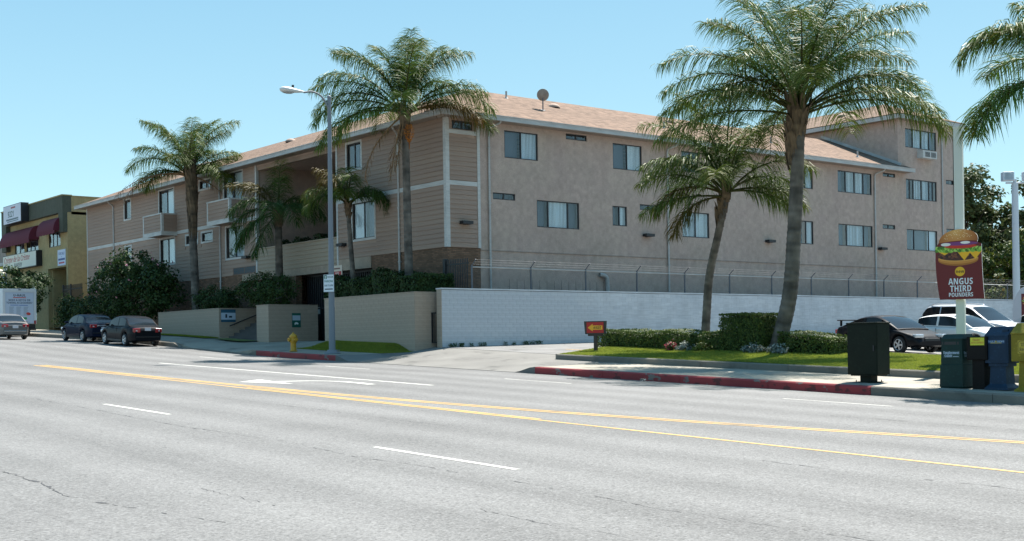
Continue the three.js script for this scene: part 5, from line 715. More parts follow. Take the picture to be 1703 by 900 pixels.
    for (const [a] of c.doors || []) partL('door_gap', new THREE.BoxGeometry(0.012, top(a) - c.clear - 0.2, 0.02).translate(a, (top(a) + c.clear) / 2 + 0.02, s * (hw(a) - 0.0085)), M.black, t);
  }
  partL('license_plate', new THREE.BoxGeometry(0.02, 0.15, 0.31).translate(-L2 + (c.plateIn ?? -0.006), c.plateY || 0.72, 0), PLATE, t);
  partL('rear_bumper_strip', rbox(0.05, 0.05, rh * 1.7, 0.015).translate(-L2 + 0.012, c.clear + 0.28, 0), c.bump || M.black, t);
  partL('grille', rbox(0.06, 0.12, fh * 1.0, 0.02).translate(L2 - 0.03, 0.52, 0), M.black, t);
  if (c.extra) c.extra(t, { top, roof, hw, L2 });
  return t;
}
const HU = Math.PI; // heading up the street (-u)
const slopeU = (u) => Math.atan((R(u - 1) - R(u + 1)) / 2);
const SEDAN = (L, H) => ({ L, top: [[-L / 2, 0.86], [-L / 2 + 0.1, 0.95], [-L / 2 + 0.7, 1.0], [-0.3, 0.97], [0.95, 0.93], [L / 2 - 0.5, 0.78], [L / 2 - 0.12, 0.68], [L / 2, 0.55]], roof: [[-L / 2 + 0.42, 0.99], [-L / 2 + 0.75, 1.14], [-L / 2 + 1.15, H - 0.08], [-0.35, H], [0.25, H - 0.03], [0.72, H - 0.2], [1.32, 0.9]], rearTop: -L / 2 + 1.12, frontTop: 0.28, windows: [[-L / 2 + 1.0, -0.38], [-0.28, 0.78]], doors: [[-0.33, 0], [-1.25, 0]], xf: L / 2 - 0.86, xr: -L / 2 + 0.92 });
car('parked_sedan', 'black parked sedan nearest the planters, plate on its trunk', 'car', { ...SEDAN(4.38, 1.46), paint: paint(0.006, 0.007, 0.010), tailH: 0.2, tailY: 0.8, plateY: 0.86, plateIn: 0.0, W: 1.74 }, P(-62.9, 25.4, R(-62.9)), HU, slopeU(-63), 'cars parked at the kerb');
car('parked_sedan', 'dark blue parked sedan in front of the black one', 'car', { ...SEDAN(4.5, 1.44), paint: paint(0.008, 0.013, 0.03), tailY: 0.85, tailH: 0.2, W: 1.76, extra: (t, k) => partL('trunk_trim', rbox(0.03, 0.035, 0.9, 0.01).translate(-k.L2 + 0.01, 0.86, 0), CHROME, t) }, P(-68.7, 25.4, R(-68.7)), HU, slopeU(-69), 'cars parked at the kerb');
car('silver_sedan', 'silver sedan driving uphill at the left edge', 'car', { ...SEDAN(4.5, 1.42), paint: paint(0.15, 0.145, 0.14, { metalness: 0.3, clearcoat: 0.5 }), tailY: 0.78, W: 1.75, bump: CHROME, extra: (t, k) => partL('spoiler_lip', rbox(0.06, 0.04, 1.4, 0.015).translate(-k.L2 + 0.09, 1.0, 0), M.black, t) }, P(-75.4, 22.9, R(-75.4)), HU, slopeU(-75));
const heads = -0.2, lotP = (u, v) => P(u, v, LOT(u, v) + 0.006);
car('black_coupe', 'black coupe with a rear spoiler parked nearest the lawn', 'car', { L: 4.5, W: 1.78, wr: 0.32, top: [[-2.25, 0.82], [-2.1, 0.96], [-1.5, 1.0], [-0.3, 0.95], [0.85, 0.93], [1.8, 0.74], [2.12, 0.62], [2.25, 0.5]], roof: [[-1.75, 1.0], [-1.3, 1.17], [-0.75, 1.34], [-0.15, 1.4], [0.2, 1.36], [0.7, 1.18], [1.25, 0.9]], rearTop: -0.72, frontTop: 0.24, windows: [[-1.25, -0.55], [-0.45, 0.8]], doors: [[-0.55, 0]], xf: 1.38, xr: -1.32, paint: paint(0.008, 0.008, 0.010), glassF: CGL, extra: (t, k) => { partL('spoiler', [rbox(0.26, 0.04, 1.5, 0.015).translate(-2.0, 1.22, 0), rbox(0.1, 0.22, 0.05, 0.015).translate(-1.98, 1.1, 0.65), rbox(0.1, 0.22, 0.05, 0.015).translate(-1.98, 1.1, -0.65)], paint(0.008, 0.008, 0.01), t); } }, lotP(-29.5, 42.2), heads, -0.03, 'cars in the car park');
car('white_sedan', 'white sedan parked between the black coupe and the silver wagon', 'car', { ...SEDAN(4.6, 1.42), paint: paint(0.72, 0.72, 0.70, { metalness: 0 }), mirror: M.black, W: 1.75, glass: CGL }, lotP(-28.5, 45.25), -0.1, -0.03, 'cars in the car park');
car('silver_wagon', 'silver sport utility with roof rails parked behind the white sedan', 'car', { L: 4.75, W: 1.88, wr: 0.37, clear: 0.26, top: [[-2.37, 1.0], [-2.25, 1.1], [-0.5, 1.1], [1.0, 1.1], [1.95, 0.99], [2.25, 0.86], [2.37, 0.7]], roof: [[-2.3, 1.12], [-2.1, 1.45], [-1.85, 1.72], [-1.0, 1.78], [0, 1.76], [0.35, 1.68], [0.75, 1.42], [1.3, 1.08]], rearTop: -1.95, frontTop: 0.36, windows: [[-2.1, -1.2], [-1.1, -0.25], [-0.15, 0.95]], doors: [[-0.2, 0], [-1.15, 0]], xf: 1.42, xr: -1.38, tailY: 1.0, headY: 0.8, plateY: 0.95, paint: paint(0.36, 0.37, 0.39, { metalness: 0.3, clearcoat: 0.8 }), extra: (t, k) => { for (const s of [1, -1]) partL('roof_rail', bendTube([V3(-1.7, 1.74, s * 0.62), V3(-1.5, 1.83, s * 0.62), V3(-0.2, 1.84, s * 0.62), V3(0.05, 1.75, s * 0.62)], 0.02, 16, 6), CHROME, t); partL('fender_lamp', rbox(0.12, 0.07, 0.05, 0.02).translate(2.05, 0.85, -0.86), AMBER, t); } }, lotP(-29.7, 48.45), -0.1, -0.03, 'cars in the car park');
car('grey_sedan', 'pale sedan with dark windows at the right edge of the car park', 'car', { ...SEDAN(4.6, 1.45), paint: paint(0.42, 0.43, 0.44), W: 1.78 }, lotP(-28.1, 52.3), -0.05, -0.03, 'cars in the car park');
{ // rental box truck, seen from behind
  const L = 5.6, t = thing('moving_truck', 'white moving truck with printed rear door behind the silver sedan', 'truck', P(-80.2, 25.35, R(-82.5) - 0.02)); t.rotation.y = HU; t.rotateZ(slopeU(-82));
  const white = mat(C(0.62, 0.63, 0.64), 0.5), x0 = 0; // local x forward from the rear face
  partL('box_body', [new THREE.BoxGeometry(3.9, 2.15, 2.0).translate(1.97, 1.83, 0)], white, t);
  partL('door_frame', [new THREE.BoxGeometry(0.06, 2.15, 0.14).translate(-0.01, 1.83, 0.94), new THREE.BoxGeometry(0.06, 2.15, 0.14).translate(-0.01, 1.83, -0.94), new THREE.BoxGeometry(0.06, 0.2, 1.74).translate(-0.01, 2.81, 0)], white, t);
  const dr = partL('rear_door', new THREE.BoxGeometry(0.03, 1.92, 1.72).translate(0.005, 1.74, 0), white, t);
  partL('door_print', new THREE.PlaneGeometry(1.7, 1.9).rotateY(-Math.PI / 2).translate(-0.014, 1.74, 0), print(512, 560, (x, w, h) => { x.fillStyle = '#b9c3d2'; x.fillRect(0, 0, w, h); x.textAlign = 'center'; x.fillStyle = '#1c2228'; x.font = 'bold 62px sans-serif'; x.fillText('U-HAUL', 256, 78, 230); x.fillStyle = '#c23c30'; x.fillRect(140, 90, 232, 14); x.fillStyle = '#2a3a4c'; x.font = 'bold 48px sans-serif'; x.fillText('NEED A HITCH OR', 256, 160, 400); x.fillText('TOWING ACCESSORIES?', 256, 208, 470); x.fillStyle = '#3a62a8'; x.fillRect(90, 228, 150, 10); x.fillRect(250, 230, 160, 10); x.fillStyle = '#8c98a4'; for (let c = 0; c < 3; c++) for (let r = 0; r < 11; r++) x.fillRect(70 + c * 130, 262 + r * 15, 90 - (r * 7 % 23), 7); x.fillStyle = '#2f8a52'; x.fillRect(150, 452, 240, 40); x.fillStyle = '#c04038'; x.beginPath(); x.ellipse(418, 388, 40, 26, 0.2, 0, 7); x.fill(); x.fillStyle = '#c88838'; x.fillRect(200, 510, 50, 18); }), dr);
  partL('chassis', [new THREE.BoxGeometry(5.4, 0.3, 0.9).translate(2.8, 0.6, 0), new THREE.BoxGeometry(0.12, 0.32, 1.9).translate(0.02, 0.58, 0)], M.black, t);
  const bm = partL('bumper', [new THREE.BoxGeometry(0.16, 0.12, 1.9).translate(-0.06, 0.42, 0)], M.iron, t); partL('plate', new THREE.BoxGeometry(0.02, 0.12, 0.3).translate(-0.15, 0.44, 0.3), PLATE, bm);
  for (const s of [1, -1]) { partL('taillight', new THREE.BoxGeometry(0.04, 0.2, 0.1).translate(-0.05, 0.86, s * 0.92), TAIL, t); for (const x of [1.2, 4.3]) { const [a, b, c] = wheelGeo(0.38, 0.24), m = partL('wheel', a, TYRE, t); m.position.set(x, 0.38, s * 0.82); partL('rim', c, RIM, m); } }
  partL('cab', [rbox(1.5, 1.0, 1.85, 0.1).translate(4.75, 0.95, 0), rbox(1.1, 0.8, 1.7, 0.15).translate(4.45, 1.75, 0)], white, t); partL('cab_roof_box', rbox(0.9, 0.5, 1.9, 0.1).translate(4.3, 2.55, 0), white, t);
  partL('clearance_lamp', new THREE.BoxGeometry(0.03, 0.05, 0.16).translate(-0.05, 2.84, 0), M.black, t);
}
// ---------------------------------------------------------------- street furniture
{ // street lamp
  const b = P(-46.0, 27.2, S(-46, 27.2)), l = thing('street_lamp', 'tall grey street lamp with curved arm by the kerb', 'street lamp', b), H = 10.55, g = mat(C(0.17, 0.19, 0.215), 0.6), top = b.clone().add(V3(0.06, H, 0));
  part('pole', tube(b, top, 0.135, 0.075, 20), g, l); part('base_plate', [new THREE.CylinderGeometry(0.2, 0.24, 0.16, 16).translate(b.x, b.y + 0.08, b.z), new THREE.CylinderGeometry(0.34, 0.36, 0.06, 16).translate(b.x, b.y + 0.03, b.z)], g, l); part('cap', [new THREE.SphereGeometry(0.09, 12, 8).translate(top.x, top.y + 0.05, top.z)], g, l);
  const a0 = top.clone().add(V3(0, -0.45, 0)), a3 = P(b.x, 26.05, 0).setY(top.y + 0.14);
  part('arm', bendTube([a0, a0.clone().lerp(a3, 0.3).add(V3(0, 0.32, 0)), a0.clone().lerp(a3, 0.65).add(V3(0, 0.27, 0)), a3], 0.04, 24, 8), g, l);
  const hd = new THREE.LatheGeometry([[0.001, 0], [0.05, 0.02], [0.075, 0.15], [0.13, 0.4], [0.19, 0.7], [0.2, 0.9], [0.16, 1.03], [0.08, 1.1], [0.001, 1.12]].map((p) => new THREE.Vector2(...p)), 20); hd.scale(1, 1, 0.62).rotateX(Math.PI / 2); part('lamp_head', hd.translate(a3.x, a3.y + 0.02, a3.z - 0.03), mat(C(0.62, 0.63, 0.62), 0.5), l);
  const le = new THREE.SphereGeometry(0.17, 16, 10, 0, Math.PI * 2, Math.PI / 2, Math.PI / 2); le.scale(0.95, 0.55, 1.7); part('lens', le.translate(a3.x, a3.y - 0.045, a3.z + 0.74), mat(C(0.35, 0.36, 0.36), 0.2), l);
  part('photocell', new THREE.CylinderGeometry(0.05, 0.05, 0.1, 10).translate(a3.x, a3.y + 0.19, a3.z + 0.5), M.iron, l);
  const f = new THREE.Matrix4().makeRotationY(0.55).setPosition(b.x + 0.04, b.y + 2.55, b.z + 0.13), s = thing('parking_sign', 'white and green parking sign strapped to the street lamp', 'sign', V3(b.x + 0.06, b.y + 2.5, b.z + 0.14));
  part('plate', fbox(f, -0.24, 0.24, 0, 0.72, 0, 0.015), M.galv, s); part('face', new THREE.PlaneGeometry(0.47, 0.71).translate(0, 0.36, 0.018).applyMatrix4(f), print(128, 192, (x, w, h) => { x.fillStyle = '#cfd6da'; x.fillRect(0, 0, w, h); x.fillStyle = '#1f5a48'; x.fillRect(4, 4, 36, 44); x.fillStyle = '#e0e6e4'; x.font = 'bold 40px sans-serif'; x.fillText('2', 10, 42); x.fillStyle = '#3a5048'; x.font = 'bold 30px sans-serif'; x.fillText('HOUR', 46, 38, 76); x.fillStyle = '#1f5a48'; x.font = 'bold 34px sans-serif'; x.fillText('PARKING', 8, 86, 112); x.fillStyle = '#44585c'; x.font = 'bold 28px sans-serif'; x.fillText('8AM TO 6PM', 8, 132, 112); x.fillStyle = '#22282c'; x.fillRect(14, 156, 100, 12); }), s); part('strap', [new THREE.CylinderGeometry(0.135, 0.135, 0.03, 16).translate(b.x, b.y + 3.15, b.z), new THREE.CylinderGeometry(0.137, 0.137, 0.03, 16).translate(b.x, b.y + 2.7, b.z)], M.galv, s);
}
{ // hydrant
  const b = P(-49.0, 27.05, S(-49, 27.05)), h = thing('fire_hydrant', 'yellow fire hydrant on the footpath by the red kerb', 'hydrant', b), y = mat(C(0.62, 0.33, 0.012), 0.45, { map: paintMap }), L = (pts) => new THREE.LatheGeometry(pts.map((p) => new THREE.Vector2(...p)), 24).translate(b.x, b.y, b.z);
  part('barrel', L([[0, 0], [0.17, 0], [0.17, 0.04], [0.125, 0.05], [0.12, 0.38], [0.16, 0.41], [0.16, 0.46], [0.15, 0.55], [0.155, 0.62]]), y, h); part('bonnet', L([[0.155, 0.62], [0.17, 0.63], [0.17, 0.67], [0.12, 0.73], [0.06, 0.78], [0.035, 0.79], [0.035, 0.83], [0, 0.83]]), y, h);
  for (const [d, r, l] of [[V3(1, 0, 0), 0.07, 0.3], [V3(-1, 0, 0), 0.06, 0.24], [V3(0, 0, 1), 0.085, 0.24]]) { const c = b.clone().add(V3(0, 0.52, 0)), o = part('outlet', tube(c, c.clone().addScaledVector(d, l - 0.05), r * 0.85, r * 0.85, 14), y, h); part('cap', [tube(c.clone().addScaledVector(d, l - 0.06), c.clone().addScaledVector(d, l), r, r, 12), tube(c.clone().addScaledVector(d, l), c.clone().addScaledVector(d, l + 0.035), 0.022, 0.02, 5)], y, o); }
  part('base_bolts', Array.from({ length: 6 }, (_, k) => new THREE.CylinderGeometry(0.016, 0.016, 0.03, 6).translate(b.x + 0.15 * Math.cos(k * 1.05), b.y + 0.05, b.z + 0.15 * Math.sin(k * 1.05))), y, h);
}
{ // exit sign
  const b = P(-35.1, 32.0, LAWN(-35.1, 32)), e = thing('exit_sign', 'small red exit sign with a yellow arrow on a dark post', 'sign', b), f = new THREE.Matrix4().makeRotationY(0.42).setPosition(b.x, b.y, b.z), br = mat(C(0.03, 0.018, 0.012), 0.5);
  part('post', [fbox(f, -0.06, 0.06, -0.2, 0.6, -0.05, 0.05), fbox(f, -0.28, 0.28, 0.56, 0.63, -0.07, 0.07)], br, e); const sh = new THREE.Shape([[-0.38, 0], [0.38, 0], [0.42, 0.48], [-0.42, 0.48]].map((p) => new THREE.Vector2(...p))); part('cabinet', new THREE.ExtrudeGeometry(sh, { depth: 0.2, bevelEnabled: false }).translate(0, 0.63, -0.1).applyMatrix4(f), br, e);
  part('face', new THREE.PlaneGeometry(0.68, 0.4).translate(0.03, 0.87, 0.104).applyMatrix4(f), print(256, 150, (x, w, h) => { x.fillStyle = '#b01c14'; x.fillRect(0, 0, w, h); x.fillStyle = '#e8a21c'; x.beginPath(); x.moveTo(14, 75); x.lineTo(92, 22); x.lineTo(92, 46); x.lineTo(240, 46); x.lineTo(240, 106); x.lineTo(92, 106); x.lineTo(92, 128); x.fill(); x.fillStyle = '#14100c'; x.font = 'italic bold 58px serif'; x.textAlign = 'center'; x.fillText('exit', 156, 92); }), e);
}
{ // utility cabinet on a pedestal
  const b = P(-19.88, 27.55, S(-19.88, 27.55)), f = frontF(27.25).setPosition(b.x, b.y, b.z), c = thing('utility_cabinet', 'dark green utility cabinet on a short pedestal by the kerb', 'cabinet', b), g = mat(C(0.010, 0.017, 0.010), 0.6, { map: scuffMap, specularIntensity: 0.3 }), W = 0.46, D = 0.26;
  part('pedestal', [fbox(f, -0.17, 0.17, 0, 0.2, -0.13, 0.13), fbox(f, -0.3, 0.3, 0.0, 0.02, -0.2, 0.2), ...[-0.27, 0.27].flatMap((x) => [-0.16, 0.16].map((z) => new THREE.CylinderGeometry(0.012, 0.012, 0.05, 6).translate(x, 0.04, z).applyMatrix4(f)))], g, c);
  part('housing', [rbox(W * 2, 1.3, D * 2, 0.015).translate(0, 0.85, 0).applyMatrix4(f), fbox(f, -W + 0.08, W - 0.05, 0.17, 0.21, -D + 0.05, D - 0.03)], g, c); part('lid', rbox(W * 2 + 0.04, 0.035, D * 2 + 0.04, 0.012).translate(0, 1.515, 0).applyMatrix4(f), g, c);
  part('door', fbox(f, -W + 0.03, W - 0.03, 0.25, 1.45, D, D + 0.006), g, c); part('handle', fbox(f, W - 0.12, W - 0.09, 0.8, 0.95, D + 0.006, D + 0.03), M.iron, c);
}
{ // newspaper boxes
  const rack = (name, label, u, v, build) => { const b = P(u, v, S(u, v) + 0.002), t = thing(name, label, 'newspaper box', b, 'newspaper boxes at the kerb'); build(t, frontF(0).setPosition(b.x, b.y, b.z)); };
  const loft = (f, prof, m) => { const tri = []; const ring = ([y, w, d, o = 0]) => [[-w, y, d + o], [w, y, d + o], [w, y, -d + o], [-w, y, -d + o]]; for (let i = 0; i < prof.length - 1; i++) { const a = ring(prof[i]), b = ring(prof[i + 1]); for (let k = 0; k < 4; k++) { const j = (k + 1) % 4; tri.push(a[k], a[j], b[j], a[k], b[j], b[k]); } } const t = ring(prof[prof.length - 1]); tri.push(t[0], t[1], t[2], t[0], t[2], t[3]); const g = new THREE.BufferGeometry(); g.setAttribute('position', new THREE.Float32BufferAttribute(tri.flat(), 3)); g.computeVertexNormals(); return g.applyMatrix4(f); };
  const dgreen = mat(C(0.006, 0.035, 0.03), 0.5, { map: scuffMap, specularIntensity: 0.4 }), face = (f, w, h, x, y, z, m, t, n = 'label_print') => part(n, new THREE.PlaneGeometry(w, h).translate(x, y, z).applyMatrix4(f), m, t);
  const empl = print(256, 110, (x, w, h) => { x.fillStyle = '#06362f'; x.fillRect(0, 0, w, h); x.fillStyle = '#b9c6dc'; x.font = 'bold 52px serif'; x.fillText('Employment', 4, 48, 246); x.fillText('Guide', 20, 96, 120); x.fillRect(150, 86, 90, 6); });
  rack('newspaper_box', 'dark green plastic newspaper box with white lettering', -17.25, 27.4, (t, f) => { part('shell', loft(f, [[0, 0.29, 0.25], [0.03, 0.31, 0.27], [0.55, 0.30, 0.255], [0.56, 0.285, 0.24], [0.66, 0.285, 0.24], [1.14, 0.27, 0.23]]), dgreen, t); part('lid', loft(f, [[1.14, 0.28, 0.24], [1.17, 0.285, 0.245], [1.28, 0.26, 0.17, -0.06]]), dgreen, t); part('slot', [fbox(f, -0.19, 0.12, 1.03, 1.1, 0.229, 0.236), fbox(f, -0.25, -0.22, 1.03, 1.1, 0.229, 0.236), fbox(f, 0.15, 0.19, 1.03, 1.1, 0.229, 0.236)], M.black, t); face(f, 0.44, 0.17, 0, 0.8, 0.246, empl, t); part('label_print', new THREE.PlaneGeometry(0.36, 0.16).rotateY(Math.PI / 2).translate(0.286, 0.8, 0).applyMatrix4(f), empl, t); });
  const brown = mat(C(0.011, 0.009, 0.008), 0.6, { map: scuffMap, specularIntensity: 0.3 }), trade = print(256, 120, (x, w, h) => { x.fillStyle = '#c8c030'; x.fillRect(0, 0, w, h); x.fillStyle = '#a8501c'; x.font = 'bold 44px sans-serif'; x.fillText('TRADE', 40, 54, 150); x.font = 'italic bold 36px sans-serif'; x.fillText('AUTO EXPRESS', 12, 92, 232); });
  rack('newspaper_box', 'black newspaper box on a pedestal with a yellow card', -16.62, 27.42, (t, f) => { part('housing', [rbox(0.52, 0.55, 0.42, 0.015).translate(0, 0.96, 0).applyMatrix4(f)], brown, t); part('pedestal', [fbox(f, -0.155, 0.155, 0, 0.69, -0.15, 0.15)], brown, t); part('door', fbox(f, -0.23, 0.23, 0.71, 0.98, 0.21, 0.216), brown, t); face(f, 0.36, 0.18, 0.02, 1.12, 0.215, trade, t, 'card'); });
  const blue = mat(C(0.016, 0.042, 0.08), 0.5, { map: scuffMap, specularIntensity: 0.4 }), dn = print(256, 60, (x, w, h) => { x.fillStyle = '#1c3f62'; x.fillRect(0, 0, w, h); x.fillStyle = '#a9bccc'; x.font = 'bold 40px serif'; x.fillText('DAILY', 4, 40, 110); x.fillText('NEWS', 142, 40, 110); x.fillStyle = '#c8b030'; x.fillRect(116, 16, 18, 20); x.fillRect(40, 46, 170, 8); });
  rack('newspaper_box', 'blue newspaper box with a flared pedestal foot', -16.15, 27.5, (t, f) => { part('housing', [rbox(0.6, 0.62, 0.46, 0.015).translate(0, 0.93, 0).applyMatrix4(f), fbox(f, -0.22, 0.26, 0.55, 0.63, -0.18, 0.2)], blue, t); part('hood', loft(f, [[1.24, 0.3, 0.23], [1.27, 0.3, 0.23], [1.46, 0.28, 0.1, -0.1], [1.47, 0.27, 0.09, -0.1]]), blue, t); part('pedestal', loft(f, [[0, 0.3, 0.28], [0.05, 0.29, 0.27], [0.14, 0.21, 0.19], [0.6, 0.19, 0.17]]), blue, t); part('door', fbox(f, -0.26, 0.26, 0.68, 1.2, 0.23, 0.237), blue, t); face(f, 0.42, 0.085, 0, 1.12, 0.2405, dn, t); part('coin_box', fbox(f, 0.1, 0.24, 1.26, 1.4, 0.05, 0.14), blue, t); });
  const yel = mat(C(0.30, 0.225, 0.022), 0.55, { map: scuffMap, specularIntensity: 0.4 }), rec = print(256, 180, (x, w, h) => { x.fillStyle = '#b0982a'; x.fillRect(0, 0, w, h); x.strokeStyle = '#2a2412'; x.lineWidth = 6; x.beginPath(); x.roundRect(8, 8, w - 16, h - 16, 40); x.stroke(); x.fillStyle = '#2a2412'; x.font = 'bold 62px serif'; x.fillText('The', 44, 78); x.fillText('Recycler', 24, 142, 210); });
  rack('newspaper_box', 'yellow newspaper box cut by the right edge of the picture', -15.4, 27.42, (t, f) => { part('housing', [rbox(0.66, 0.62, 0.5, 0.015).translate(0, 1.0, 0).applyMatrix4(f)], yel, t); part('hood', loft(f, [[1.31, 0.335, 0.255], [1.34, 0.335, 0.255], [1.56, 0.31, 0.12, -0.1], [1.57, 0.3, 0.11, -0.1]]), yel, t); part('pedestal', loft(f, [[0, 0.27, 0.25], [0.05, 0.26, 0.24], [0.1, 0.2, 0.18], [0.7, 0.18, 0.16]]), yel, t); part('door', fbox(f, -0.29, 0.29, 0.73, 1.27, 0.25, 0.257), yel, t); face(f, 0.42, 0.3, 0.05, 1.02, 0.2605, rec, t); });
}
// burger advertisement, drawn flat as it is printed
function burger(x, cx, cy, s) { // cx, cy centre, s half width
  const e = (a, b, c, d, col, st = 0, en = 7) => { x.fillStyle = col; x.beginPath(); x.ellipse(cx + a * s, cy + b * s, c * s, d * s, 0, st, en); x.fill(); }, rr = rng(8);
  e(0, 0.52, 0.82, 0.26, '#a8661f'); e(0, 0.48, 0.82, 0.22, '#c98436'); e(0, 0.44, 0.8, 0.16, '#dc9c4c'); e(0, 0.34, 0.86, 0.22, '#4a2416'); for (let i = 0; i < 70; i++) e((rr() - 0.5) * 1.6, 0.3 + (rr() - 0.5) * 0.3, 0.05, 0.04, ['#6a3620', '#33180e', '#7d4728'][i % 3]);
  x.fillStyle = '#f2b21c'; for (const [a, b] of [[-0.55, 0.1], [0.25, 0.35], [0.7, 0.3]]) { x.beginPath(); x.moveTo(cx + (a - 0.32) * s, cy + 0.12 * s); x.lineTo(cx + (a + 0.34) * s, cy + 0.1 * s); x.lineTo(cx + a * s, cy + (0.22 + b) * s); x.fill(); }
  for (let i = 0; i < 60; i++) e(-0.95 + 1.9 * i / 60, 0.08 + (rr() - 0.5) * 0.16, 0.09, 0.07, ['#5c8a24', '#7fae3a', '#3f6a1a', '#a4c456'][i % 4]);
  e(0.1, -0.05, 0.66, 0.1, '#c8321e'); e(0.1, -0.16, 0.72, 0.08, '#7a3a74'); e(-0.5, -0.14, 0.2, 0.07, '#e6e0d8'); e(0.3, -0.2, 0.2, 0.06, '#efe8e0');
  const bun = x.createRadialGradient(cx - 0.1 * s, cy - 0.75 * s, 0.05 * s, cx, cy - 0.45 * s, 0.95 * s); bun.addColorStop(0, '#e0a860'); bun.addColorStop(0.35, '#c98642'); bun.addColorStop(0.75, '#a8642a'); bun.addColorStop(1, '#7c4218'); x.fillStyle = bun; x.beginPath(); x.moveTo(cx - 0.86 * s, cy - 0.2 * s); x.bezierCurveTo(cx - 0.9 * s, cy - 0.98 * s, cx + 0.9 * s, cy - 1.05 * s, cx + 0.9 * s, cy - 0.25 * s); x.quadraticCurveTo(cx, cy - 0.34 * s, cx - 0.86 * s, cy - 0.2 * s); x.fill();
  for (let i = 0; i < 40; i++) e((rr() - 0.5) * 1.1, -0.55 + (rr() - 0.5) * 0.34, 0.018, 0.012, '#f0d8a8');
}
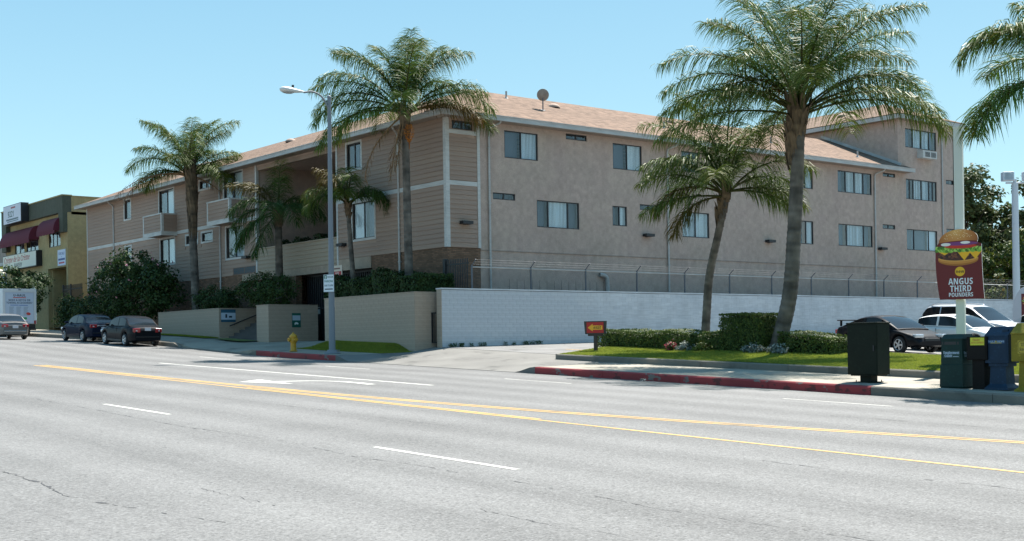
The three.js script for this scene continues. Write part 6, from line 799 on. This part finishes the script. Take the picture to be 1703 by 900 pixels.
{
  const b = P(-20.7, 33.1, LAWN(-20.7, 33.1)), f = new THREE.Matrix4().makeRotationY(0.42).setPosition(b.x, 0, b.z), p = thing('sign_pole', 'square cream sign pole carrying the burger sign', 'pole', b), cp = mat(C(0.62, 0.63, 0.56), 0.55);
  part('shaft', fbox(f, -0.12, 0.12, b.y - 0.3, 6.1, -0.12, 0.12), cp, p); part('cap', fbox(f, -0.135, 0.135, 6.1, 6.14, -0.135, 0.135), cp, p);
  const s = thing('burger_sign', 'dark red burger sign reading angus third pounders', 'sign', fpos(f, 0, 1.2, 0.2)), W = 0.64;
  const shp = new THREE.Shape(); shp.moveTo(-W + 0.1, 1.17); shp.quadraticCurveTo(-W - 0.02, 1.9, -W, 2.5); shp.bezierCurveTo(-W - 0.06, 2.72, -W + 0.1, 2.72, -W + 0.1, 2.86); shp.bezierCurveTo(-W + 0.18, 3.12, -0.1, 3.2, 0.12, 3.17); shp.bezierCurveTo(0.45, 3.14, 0.58, 2.98, 0.5, 2.8); shp.lineTo(W - 0.02, 2.74); shp.quadraticCurveTo(W - 0.02, 1.9, W + 0.04, 1.17); shp.closePath();
  part('panel', new THREE.ExtrudeGeometry(shp, { depth: 0.07, bevelEnabled: false, curveSegments: 16 }).translate(0, 0, 0.16).applyMatrix4(f), mat(C(0.7, 0.7, 0.68), 0.5), s);
  const g = new THREE.ShapeGeometry(shp, 16), q = g.attributes.position, uv = g.attributes.uv; for (let i = 0; i < q.count; i++) uv.setXY(i, (q.getX(i) + 0.72) / 1.44, (q.getY(i) - 1.15) / 2.07);
  part('face', g.translate(0, 0, 0.234).applyMatrix4(f), print(720, 1035, (x, w, h) => { x.fillStyle = '#6a1616'; x.fillRect(0, 0, w, h); burger(x, 350, 282, 335); x.fillStyle = '#e6b01c'; x.beginPath(); x.arc(372, 628, 68, 0, 7); x.fill(); x.textAlign = 'center'; x.fillStyle = '#1c1208'; x.font = 'bold 62px sans-serif'; x.fillText('new', 372, 648, 116); x.fillStyle = '#dde4ea'; x.save(); x.translate(380, 0); x.scale(0.8, 1); x.font = 'bold 124px sans-serif'; x.fillText('ANGUS', 0, 812, 460); x.fillText('THIRD', 0, 916, 460); x.font = 'bold 80px sans-serif'; x.fillText('POUNDERS', 0, 988, 460); x.restore(); }), s);
  part('bracket', [fbox(f, -0.3, 0.3, 1.5, 1.55, 0.121, 0.16), fbox(f, -0.3, 0.3, 2.3, 2.35, 0.121, 0.16)], M.galv, s);
  // the second sign and the lamp pole farther off
  const b2 = P(-32.5, 57.4, LOT(-32.5, 57.4)), f2 = new THREE.Matrix4().makeRotationY(0.42).scale(V3(0.8, 0.97, 1)).setPosition(b2.x, b2.y, b2.z), s2 = thing('menu_sign', 'pale rounded sign with a burger print at the right edge', 'sign', b2), sp = new THREE.Shape(); sp.moveTo(-0.55, 0); sp.lineTo(-0.62, 1.5); sp.quadraticCurveTo(-0.5, 2.5, 0.05, 2.62); sp.quadraticCurveTo(0.6, 2.5, 0.7, 1.5); sp.lineTo(0.62, 0); sp.closePath();
  part('panel', new THREE.ExtrudeGeometry(sp, { depth: 0.18, bevelEnabled: true, bevelSize: 0.02, bevelThickness: 0.02, bevelSegments: 2 }).applyMatrix4(f2), mat(C(0.42, 0.42, 0.45), 0.5), s2); part('print', new THREE.PlaneGeometry(0.62, 1.5).translate(0.16, 1.55, 0.205).applyMatrix4(f2), print(200, 480, (x, w, h) => { x.fillStyle = '#5c1a20'; x.fillRect(0, 0, w, h); burger(x, 100, 110, 88); x.fillStyle = '#dcd6d0'; x.beginPath(); x.arc(100, 300, 26, 0, 7); x.fill(); x.fillRect(40, 420, 120, 14); }), s2);
  const b3 = P(-37.6, 65.6, LOT(-37.6, 65.6)), l = thing('lot_lamp', 'white lamp pole with box floodlights over the car park', 'lamp post', b3), lm = mat(C(0.55, 0.57, 0.6), 0.5), tp = b3.clone().setY(8.6);
  part('pole', tube(b3, tp, 0.2, 0.17, 16), lm, l); part('crossbar', [tube(tp.clone().addScaledVector(RIGHT, -0.5), tp.clone().addScaledVector(RIGHT, 0.7), 0.05), tube(tp, tp.clone().add(V3(0, 0.2, 0)), 0.1)], lm, l);
  for (const [d, e] of [[-0.4, 0], [0.75, 0]]) { const c = tp.clone().addScaledVector(RIGHT, d).add(V3(0, 0.35, 0)), fl = part('floodlight', rbox(0.62, 0.5, 0.4, 0.04).rotateY(0.9).translate(c.x, c.y, c.z), lm, l); part('lens', new THREE.BoxGeometry(0.5, 0.38, 0.02).translate(0, 0, 0.21).rotateY(0.9).translate(c.x, c.y, c.z), M.glass, fl); }
}
{ // litter
  const r = rng(12); for (const [u, v, l] of [[-47.4, 28.3, 'scrap of white paper on the footpath by the street lamp'], [-26.6, 26.1, 'white scrap lying in the gutter below the red kerb'], [-43.9, 30.4, 'crumpled white sheet at the foot of the right planter']]) { const T = new Tri(), y = v < 26.4 ? R(u) : v > 30 ? BANK(u, 30) : S(u, v), b = P(u, v, y); for (let k = 0; k < 14; k++) { const q = () => b.clone().add(V3((r() - 0.5) * 0.3, 0.01 + r() * 0.08, (r() - 0.5) * 0.16)); T.tri(q(), q(), q(), [1, 1, 1]); } const g = T.geo(); g.deleteAttribute('color'); tag(part('paper_scrap', g, M.white), l, 'litter'); }
}
scene.traverse((o) => { if (o.isMesh) o.castShadow = o.receiveShadow = true; });
renderer.render(scene, camera);
